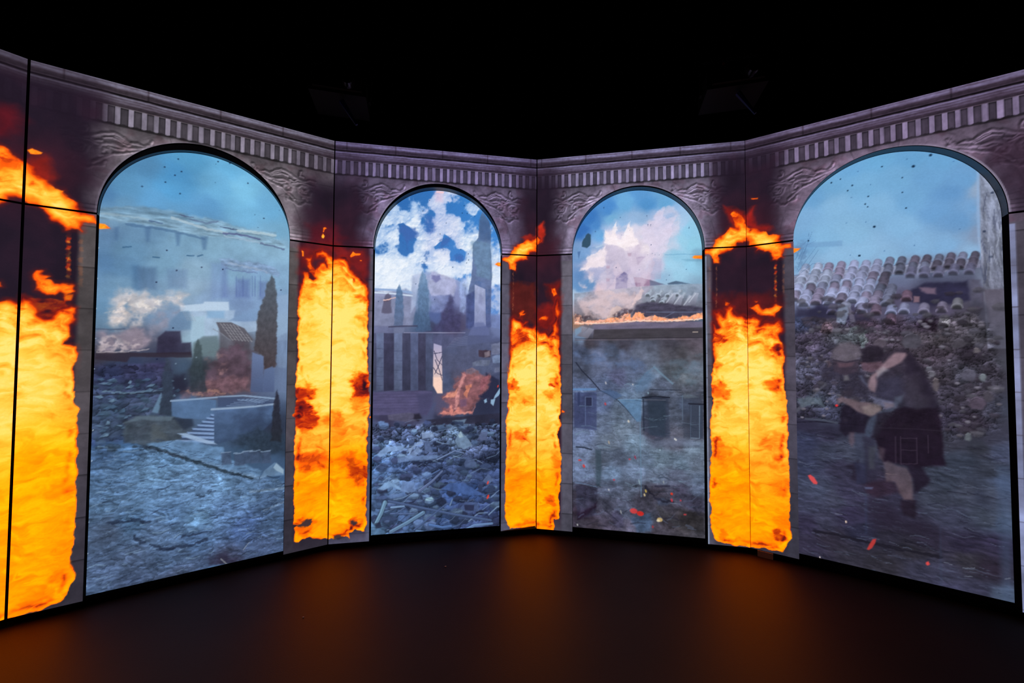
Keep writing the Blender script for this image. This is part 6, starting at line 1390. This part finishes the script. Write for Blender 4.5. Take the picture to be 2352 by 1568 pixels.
    # broken boards
    for q, c in [([(405, 1270), (480, 1240), (500, 1270), (460, 1390), (395, 1370)], (122, 132, 156)), ([(480, 1250), (520, 1290), (540, 1370), (500, 1380)], (100, 96, 116)), ([(430, 1440), (560, 1390), (640, 1440), (600, 1470), (500, 1480)], (100, 106, 116)), ([(520, 1420), (570, 1400), (640, 1520), (600, 1540), (560, 1490)], (122, 130, 138)), ([(440, 1470), (520, 1440), (560, 1500), (540, 1540), (500, 1510)], (94, 100, 110)), ([(560, 1490), (600, 1480), (610, 1560), (585, 1568)], (112, 124, 132))]:
        s.poly(ZM(q), c, .88, soft=.006, tex=.14, tf=(14, 20))
    # rubble slope
    g = s.mask(ZM([(60, 1340), (600, 1360), (900, 1340), (1400, 1300), (1560, 1400), (1590, 1568)])+ZN([(1960, 300), (1960, 900), (1500, 1010), (1300, 900), (120, 780), (60, 300)]), .03)
    s.tex(.30, (10, 14), 5, 53, g)
    s.stones(g, .026, .34, 1.4, 52, .8, edge=.8)
    s.stones(g, .060, .26, 1.4, 55, .8, edge=.5)
    spots = sorted([(rs.uniform(.35, 1.44), rs.uniform(1.05, 2.05)) for _ in range(190)], key=lambda q: -q[1])
    for u, z in spots:
        if z < 1.25 and u < .95:
            continue
        f = 1.0 if u < .62 else .92
        chunk(s, rs, u, z, rs.uniform(.009, .030), np.array([(84, 82, 96), (70, 64, 78), (98, 96, 108), (60, 54, 66)][rs.randint(4)])*f*rs.uniform(.85, 1.2), .5)
    for k in range(110):
        u, z = rs.uniform(.35, 1.44), rs.uniform(1.02, 1.95)
        i = int((u-s.U[0, 0])/(s.U[0, -1]-s.U[0, 0])*(s.U.shape[1]-1)); j = int(z/RES)
        if g[min(j, g.shape[0]-1), i] > .6:
            chunk(s, rs, u, z, rs.uniform(.006, .015), np.array((106, 102, 116))*rs.uniform(.8, 1.25), .85)
    for x, y, w_, h, c in [(1670, 395, 70, 50, (84, 82, 98)), (1790, 420, 34, 32, (112, 120, 128)), (1330, 385, 36, 24, (110, 108, 120)), (1735, 175, 26, 22, (98, 92, 98)), (1745, 650, 80, 55, (82, 72, 88)), (1660, 950, 30, 34, (92, 98, 104)), (1840, 590, 50, 50, (70, 66, 76)), (1310, 340, 30, 18, (96, 96, 108)), (1150, 90, 90, 70, (76, 74, 86)), (870, 110, 60, 40, (84, 76, 88)), (1370, 480, 36, 60, (98, 90, 96)), (1580, 110, 60, 44, (74, 70, 80))]:
        s.poly(ZN([(x-w_, y+h*.3), (x-w_*.8, y-h*.5), (x-w_*.2, y-h), (x+w_*.7, y-h*.7), (x+w_, y+h*.2), (x+w_*.5, y+h), (x-w_*.6, y+h*.9)]), c, .85, soft=.008, warp=.008, tex=.2, tf=(16, 20))
        s.line(ZN([(x-w_*.7, y-h*.6), (x-w_*.1, y-h), (x+w_*.6, y-h*.75)]), .006, tuple(min(255, int(q*1.35)) for q in c), .6, warp=.004)
    s.poly(ZN([(110, 700), (180, 650), (340, 500), (375, 470), (380, 490), (300, 560), (190, 680), (110, 740)]), (84, 84, 98), .8, soft=.008)
    s.poly(ZN([(120, 620), (200, 590), (330, 600), (370, 690), (300, 660), (160, 680)]), (94, 106, 120), .7, soft=.01, warp=.012, tex=.25, tf=(20, 20))
    s.line(ZN([(110, 820), (300, 815), (560, 838), (760, 850)]), .008, (30, 28, 42), .8)
    s.line(ZN([(200, 790), (350, 800), (480, 828)]), .016, (76, 82, 98), .7)
    # ground
    gr = s.mask(ZN([(60, 860), (500, 900), (1400, 1000), (1700, 1050), (2050, 900), (2050, 1600)])+ZO([(1800, 1000), (1700, 950), (100, 620), (60, 0)]), .03)
    s.tex(.16, (6, 18), 5, 61, gr); s.tex(.20, (14, 46), 4, 62, gr)
    s.emboss(ridge(s.U*5+.8*fbm(s.U*4, s.Z*6, 3, 4), s.Z*14+.7*fbm(s.U*4, s.Z*8, 3, 7), 4, 65), .9, gr*.6)
    streaks(s, gr, rs, 340, (.33, 1.46, .02, 1.05), [(26, 24, 38), (34, 34, 50), (84, 94, 118), (92, 100, 122)], wd=(.003, .009), ln=(.03, .10), ang=(-.3, .1), a=.6)
    s.line(ZO([(240, 400), (420, 430), (620, 480), (900, 540), (1210, 600)]), .020, (28, 26, 36), .8, warp=.008)
    s.poly(ZO([(640, 150), (640, 420), (630, 420), (625, 100)]), (60, 76, 110), .3, soft=.012)
    s.poly(ZO([(1210, 360), (1220, 860), (1205, 860), (1200, 360)]), (60, 70, 96), .35, soft=.01)
    s.poly(ZO([(1640, -100), (1740, -100), (1760, 960), (1680, 940)]), (74, 90, 120), .42, soft=.02, tex=.15, tf=(20, 6))
    # --- the two people, blurred and half dissolved
    T = 4
    def body(q, c, a=.9, soft=.012, c2=None, tex=.10):
        s.poly(ZN(q), c, a*.94, soft=max(soft, .013), warp=.006, wf=12, tex=tex+.08, tf=(16, 14), c2=c2, tag=T)
    # rear figure: pale cap, dark shoulders, legs
    body([(330, 330), (420, 300), (540, 330), (720, 370), (780, 480), (760, 620), (640, 600), (540, 560), (500, 440), (370, 440)], (50, 46, 62), .8, .02, (44, 40, 54))
    body([(440, 260), (680, 270), (670, 360), (560, 400), (450, 360)], (64, 54, 68), .8)
    body([(440, 165), (500, 110), (600, 95), (670, 130), (700, 210), (660, 260), (560, 280), (460, 262), (430, 220)], (100, 92, 104), .85, .02)
    body([(480, 285), (640, 280), (620, 318), (500, 325)], (104, 78, 90), .65, .012)
    body([(385, 270), (415, 260), (430, 310), (400, 330)], (98, 82, 92), .7)
    s.line(ZN([(450, 262), (560, 282), (670, 262)]), .012, (44, 38, 52), .6)
    body([(540, 400), (580, 395), (600, 440), (545, 450)], (128, 126, 130), .55)
    body([(510, 540), (620, 530), (640, 600), (520, 590)], (52, 46, 58), .7)
    body([(520, 680), (600, 640), (760, 700), (840, 760), (780, 920), (600, 920), (560, 950), (500, 890)], (32, 26, 40), .9, .012)
    body([(590, 915), (640, 915), (645, 1000), (620, 1040), (590, 1000)], (98, 80, 92), .6)
    body([(640, 920), (720, 930), (740, 1190), (650, 1180)], (58, 62, 82), .7)
    body([(555, 1220), (680, 1165), (720, 1380), (600, 1330), (620, 1260)], (36, 30, 44), .75)
    body([(720, 950), (820, 930), (840, 1350), (730, 1370)], (44, 42, 60), .7, .015)
    body([(640, 1180), (740, 1190), (740, 1370), (660, 1380)], (46, 48, 72), .7)
    # front figure: dark hair, bent back, bare arm, skirt, leg
    body([(900, 210), (1000, 160), (1090, 170), (1160, 220), (1230, 330), (1290, 420), (1350, 560), (1400, 700), (1000, 730), (860, 600), (760, 560), (800, 420), (880, 300)], (54, 46, 60), .88, .018, (48, 46, 62), .16)
    body([(1090, 170), (1170, 230), (1260, 350), (1340, 520), (1400, 700), (1300, 720), (1220, 560), (1100, 380)], (36, 30, 44), .75, .025)
    body([(1120, 400), (1220, 380), (1250, 560), (1340, 600), (1300, 700), (1120, 690), (1080, 600)], (62, 56, 70), .55, .03)
    body([(840, 440), (1060, 400), (1080, 560), (960, 640), (840, 590)], (58, 58, 82), .45, .03)
    body([(700, 170), (760, 130), (850, 130), (900, 170), (915, 240), (880, 280), (760, 290), (710, 290), (700, 230)], (38, 32, 44), .92, .014)
    body([(700, 285), (880, 280), (900, 300), (860, 360), (790, 370), (720, 350)], (98, 72, 84), .75, .012)
    body([(700, 300), (760, 305), (750, 350), (710, 340)], (88, 70, 86), .6)
    body([(940, 250), (1000, 195), (1090, 195), (1110, 215), (1060, 280), (960, 330), (880, 370), (840, 420), (835, 480), (820, 545), (780, 530), (755, 480), (780, 420), (820, 370), (880, 320)], (146, 120, 132), .9, .008, (140, 118, 128), .06)
    body([(840, 355), (900, 325), (940, 345), (870, 400), (840, 420)], (150, 150, 160), .5, .014)
    body([(670, 405), (700, 405), (760, 480), (750, 500)], (92, 96, 122), .7, .006)
    # scarf / apron and lower arm
    body([(480, 610), (520, 590), (600, 610), (680, 640), (780, 640), (820, 680), (880, 700), (850, 750), (780, 770), (700, 740), (600, 680), (520, 640), (490, 660)], (118, 98, 106), .9, .008, (110, 96, 104))
    body([(700, 680), (800, 650), (880, 650), (880, 720), (800, 765), (720, 740)], (124, 112, 112), .7)
    body([(800, 595), (900, 620), (1020, 650), (1010, 690), (900, 690), (820, 650)], (106, 108, 136), .85, .008)
    body([(900, 640), (1010, 650), (1000, 690), (910, 690)], (118, 104, 114), .7)
    body([(1000, 590), (1080, 570), (1060, 640), (980, 720), (900, 760), (800, 900), (770, 955), (735, 940), (740, 850), (780, 770), (900, 710), (990, 690)], (74, 78, 96), .9, .008, (66, 76, 98))
    body([(1000, 720), (1080, 680), (1200, 700), (1390, 690), (1420, 860), (1455, 1210), (1200, 1225), (1050, 1200), (900, 1180), (850, 1060), (820, 960), (920, 800)], (30, 22, 34), .94, .010, (30, 20, 34))
    body([(840, 740), (1000, 720), (900, 860), (850, 960), (800, 960)], (34, 28, 40), .8)
    s.line(ZN([(860, 870), (1150, 880), (1430, 900)]), .006, (52, 44, 58), .5)
    for p_ in ([(1005, 950), (1010, 1190)], [(1050, 950), (1055, 1200)], [(1060, 965), (1195, 965)], [(1195, 960), (1200, 1195)], [(1060, 1070), (1190, 1075)], [(1060, 1195), (1195, 1195)], [(1300, 940), (1305, 1100)]):
        s.line(ZN(p_), .006, (66, 54, 72), .55)
    body([(850, 1040), (910, 1060), (900, 1180), (860, 1150)], (74, 62, 74), .7)
    body([(900, 1180), (940, 1170), (1020, 1210), (1110, 1230), (1160, 1310), (1165, 1480), (1160, 1530), (1080, 1520), (1040, 1440), (1000, 1360), (920, 1350)], (84, 74, 86), .9, .010, (96, 80, 88))
    body([(1110, 1210), (1240, 1215), (1320, 1340), (1290, 1390), (1180, 1460), (1160, 1330)], (30, 22, 36), .85, .014)
    body([(1060, 1520), (1190, 1520), (1200, 1640), (1180, 1680), (1080, 1660), (1050, 1580)], (34, 26, 38), .85, .014)
    body([(740, 1370), (900, 1340), (1000, 1370), (1050, 1450), (840, 1500), (740, 1450)], (50, 34, 48), .6, .02)
    body([(760, 1040), (830, 1040), (820, 1240), (770, 1240)], (72, 76, 84), .5, .015)
    s.poly(ZO([(660, 200), (800, 190), (900, 300), (1100, 330), (1200, 420), (900, 400), (660, 380)]), (40, 34, 50), .6, soft=.04, warp=.03)
    s.line(ZN([(920, 1283), (1020, 1292)]), .004, (118, 104, 112), .7)
    s.poly(ZO([(620, 60), (690, 62), (680, 78), (630, 76)]), (92, 100, 136), .7, soft=.006)
    # bare twigs and a grey band at the left
    for p_ in ([(100, 980), (150, 850), (215, 690)], [(110, 990), (190, 880), (250, 800)], [(130, 1000), (220, 930), (310, 935)], [(90, 900), (130, 800), (200, 740)], [(150, 860), (180, 780), (190, 700)], [(110, 900), (160, 800), (240, 760)], [(170, 960), (240, 860), (260, 830)]):
        s.line(ZM(p_), .004, (74, 106, 148), .55, w2=.002)
    s.poly(ZM([(75, 790), (170, 770), (180, 960), (80, 1000)]), (92, 124, 164), .5, soft=.03, warp=.03, amod=((20, 20), -.4, .3))
    s.poly(ZM([(120, 782), (260, 770), (440, 758), (440, 800), (260, 808), (130, 810)]), (108, 148, 192), .45, soft=.006)
    birds(s, ZM([(358, 325, 1.1), (515, 345, 1.1), (480, 385), (634, 427), (612, 485), (630, 506, .8), (680, 655, 1.5), (919, 515), (568, 872, 1.4), (973, 202, 1.7), (1102, 118, 1.6), (738, 204), (890, 287, .8), (890, 398, .9), (186, 761), (425, 298, .9)]), .0062, (12, 34, 60), .92)
    birds(s, ZM([(508, 436), (652, 339), (471, 627), (616, 620), (756, 836), (924, 148), (1275, 165), (980, 795), (500, 868), (1322, 672), (557, 240)]), .0045, (60, 100, 150), .7)
    for q, c in [([(218, 1300), (240, 1292), (275, 1318), (305, 1365), (298, 1380), (270, 1375), (235, 1335)], (226, 78, 80))]:
        s.poly(ZN(q), c, .92, soft=.005)
    s.dots(ZN([(477, 670)]), .010, (236, 50, 54), .95)
    for q, c in [([(640, 540), (660, 500), (685, 462), (712, 458), (705, 490), (680, 530), (655, 545)], (186, 58, 56)), ([(1095, 640), (1112, 632), (1125, 655), (1108, 665), (1095, 655)], (226, 74, 72)), ([(530, 690), (550, 678), (572, 706), (545, 705)], (255, 206, 190)), ([(472, 320), (482, 318), (487, 335), (478, 338)], (255, 226, 200)), ([(274, 594), (280, 594), (285, 612), (277, 614)], (240, 226, 226))]:
        s.poly(ZO(q), c, .92, soft=.004)
    s.poly(ZO([(640, 700), (700, 700), (740, 730), (700, 740)]), (74, 90, 122), .6, soft=.008, warp=.006)
    for p_ in ([(1380, 685), (1470, 682)], [(1390, 745), (1450, 752)], [(1700, 770), (1740, 762)], [(400, 268), (450, 272)], [(1240, 640), (1290, 655)]):
        s.line(ZO(p_), .006, (106, 112, 130), .7, warp=.004)
    s.flame(ZK([(824, 482), (890, 486), (872, 505), (832, 525), (824, 520)]), [(1826, 573, .66, .03)], base=.56, edge=.010, tag=6, warp=.003, loose=.1)
    # sky stays clean of the field's bleed
    return {0: 'sky', 1: 'roof_ridge', 3: 'rubble_ground', 4: 'person', 5: 'stone_pier', 6: 'flame_tip'}

SCREENS = {1: (paint_1, 'wide arched screen on the left showing a ruined house, cypress trees and stone steps'),
           2: (paint_2, 'arched screen left of the centre corner showing a white billowing cloud above rubble'),
           3: (paint_3, 'arched screen right of the centre corner showing pale flames over a burning tiled roof'),
           4: (paint_4, 'wide arched screen on the right showing two stooping people below a tiled roof')}
LAB2 = {'person': 'two blurred people in dark clothes stooping as they walk', 'flame_tip': 'small orange tip of flame at the screen edge',
        'cypress_tree': 'dark pointed cypress trees', 'red_smoke': 'reddish smoke', 'pale_flames': 'pale flames', 'cloudy_sky': 'white billowing cloud on blue'}
for b, (fn, lab) in SCREENS.items():
    s = screen_pic(b)
    names = fn(s)
    s.rgb = np.clip(s.rgb, 0, 1)
    s.tag[~np.isin(s.tag, list(names))] = 3
    root = thing('arched_screen', lab, 'screen', 'recessed arched screens', b)
    root['kind'] = 'thing'
    L = s.L
    d = s.meshes(root, names, PIC, y=DEPTH[b])
    for t, o in d.items():
        n = o.name.split('.')[0]
        if n in LAB2:
            o['label'] = LAB2[n]
    hw = .317*L-.002
    pts = [(L/2-hw, .008)]+[(L/2+hw*math.cos(q), HS+(AS[b]-.004)*math.sin(q)) for q in np.linspace(math.pi, 0, 49)]+[(L/2+hw, .008)]
    k = len(pts)
    V = [(u, y, z+ZF) for y in (DEPTH[b]+.003, DEPTH[b]+.07) for u, z in pts]
    mesh_obj('screen_housing', V, [tuple(range(k)), tuple(range(2*k-1, k-1, -1))]+[(i, i+k, (i+1) % k+k, (i+1) % k) for i in range(k)], BLACK, root)
for r in BAYS.values():
    r['kind'] = 'thing'

# ------------------------------------------------------------------ fixtures above the walls, hardly lit
DARKM = mat_basic('dark_lamp_metal', (.003, .003, .003), .5, .08)
BLUEM = mat_basic('blue_lit_tint', (.004, .006, .06), .3, .2)  # blue light caught by the projector's side piece, put into its base colour
LENS = mat_basic('lamp_glass', (.004, .004, .005), .08, .5)
def projector(loc, rz, label):
    root = thing('ceiling_projector', label, 'projector', 'projectors hung above the walls')
    root.location = loc; root.rotation_euler = (0, 0, rz)
    V, F = boxes([(-.20, .20, -.16, .16, -.07, .07), (-.17, .17, -.19, -.16, -.05, .05)])
    mesh_obj('body', V, F, DARKM, root)
    o = mesh_obj('lens', *tube([(.08, -.19, 0), (.08, -.27, -.01)], .05, 20, .042), LENS, root)
    V, F = boxes([(-.22, -.205, -.02, .02, -.02, .24), (.205, .22, -.02, .02, -.02, .24), (-.22, .22, -.02, .02, .24, .255)])
    mesh_obj('bracket', V, F, DARKM, root)
    mesh_obj('hanging_rod', *tube([(0, 0, .25), (0, 0, 5.6-loc[2])], .016, 10), DARKM, root)
    mesh_obj('side_fin', *tube([(.02, -.1, -.09), (.13, -.1, -.26)], .022, 8, .010), BLUEM, root)
    return root
projector((-1.35, 3.05, 3.66), .25, 'black projector hung left of centre above the second arch, hardly visible in the dark')
projector((1.66, 2.95, 3.66), -.25, 'black projector hung right of centre above the wall corner, hardly visible in the dark')
c_ = mesh_obj('hanging_cable', *tube([(3.55, 3.7, 5.6), (3.1, 3.75, 5.12), (2.6, 3.8, 4.75), (2.15, 3.85, 4.52), (1.66, 3.05, 3.94)], .010, 8), mat_basic('red_brown_cable', (.05, .012, .008), .5, .1))
c_['label'] = 'thin dark red cable sloping down from the ceiling towards the right projector'; c_['category'] = 'cable'

# ------------------------------------------------------------------ small things at the foot of the walls
p = at(4, [(1740, 1271), (1776, 1275)])
root = BAYS[4]
mesh_obj('lit_plinth_corner', *boxes([(p[0, 0], p[1, 0], -.012, .02, 0, ZF-.004)]), mat_basic('lit_plinth_grey', (.35, .33, .38), .7), root)  # lit corner of the plinth, its brightness put into a pale grey box
def fleck(name, x, y, r, label):
    dz = H_CAM+ZF
    u0, v0 = x-1176, y-784
    c, s_ = math.cos(PITCH), math.sin(PITCH)
    X, Y, Zd = u0, F_PX*c+v0*s_, F_PX*s_-v0*c
    t = -dz/Zd
    V, F = [], []
    n = 7; rr = np.random.RandomState(int(x))
    pts = [(r*rr.uniform(.6, 1.2)*math.cos(k*6.283/n), .6*r*rr.uniform(.6, 1.2)*math.sin(k*6.283/n)) for k in range(n)]
    V = [(a, b_, .0005) for a, b_ in pts]+[(a, b_, .004+.003*rr.rand()) for a, b_ in pts]
    F = [tuple(range(n-1, -1, -1)), tuple(range(n, 2*n))]+[(k, (k+1) % n, n+(k+1) % n, n+k) for k in range(n)]
    o = mesh_obj(name, V, F, mat_basic('paper_white', (.8, .8, .78), .7)); o.location = (X*t, Y*t, 0)
    o['label'] = label; o['category'] = 'scrap'
    return o
fleck('paper_scrap', 1025, 1302, .007, 'tiny white paper scrap on the dark floor below the cloud screen')
fleck('paper_scrap', 699, 1420, .006, 'tiny pale scrap on the dark floor below the first burning pillar')
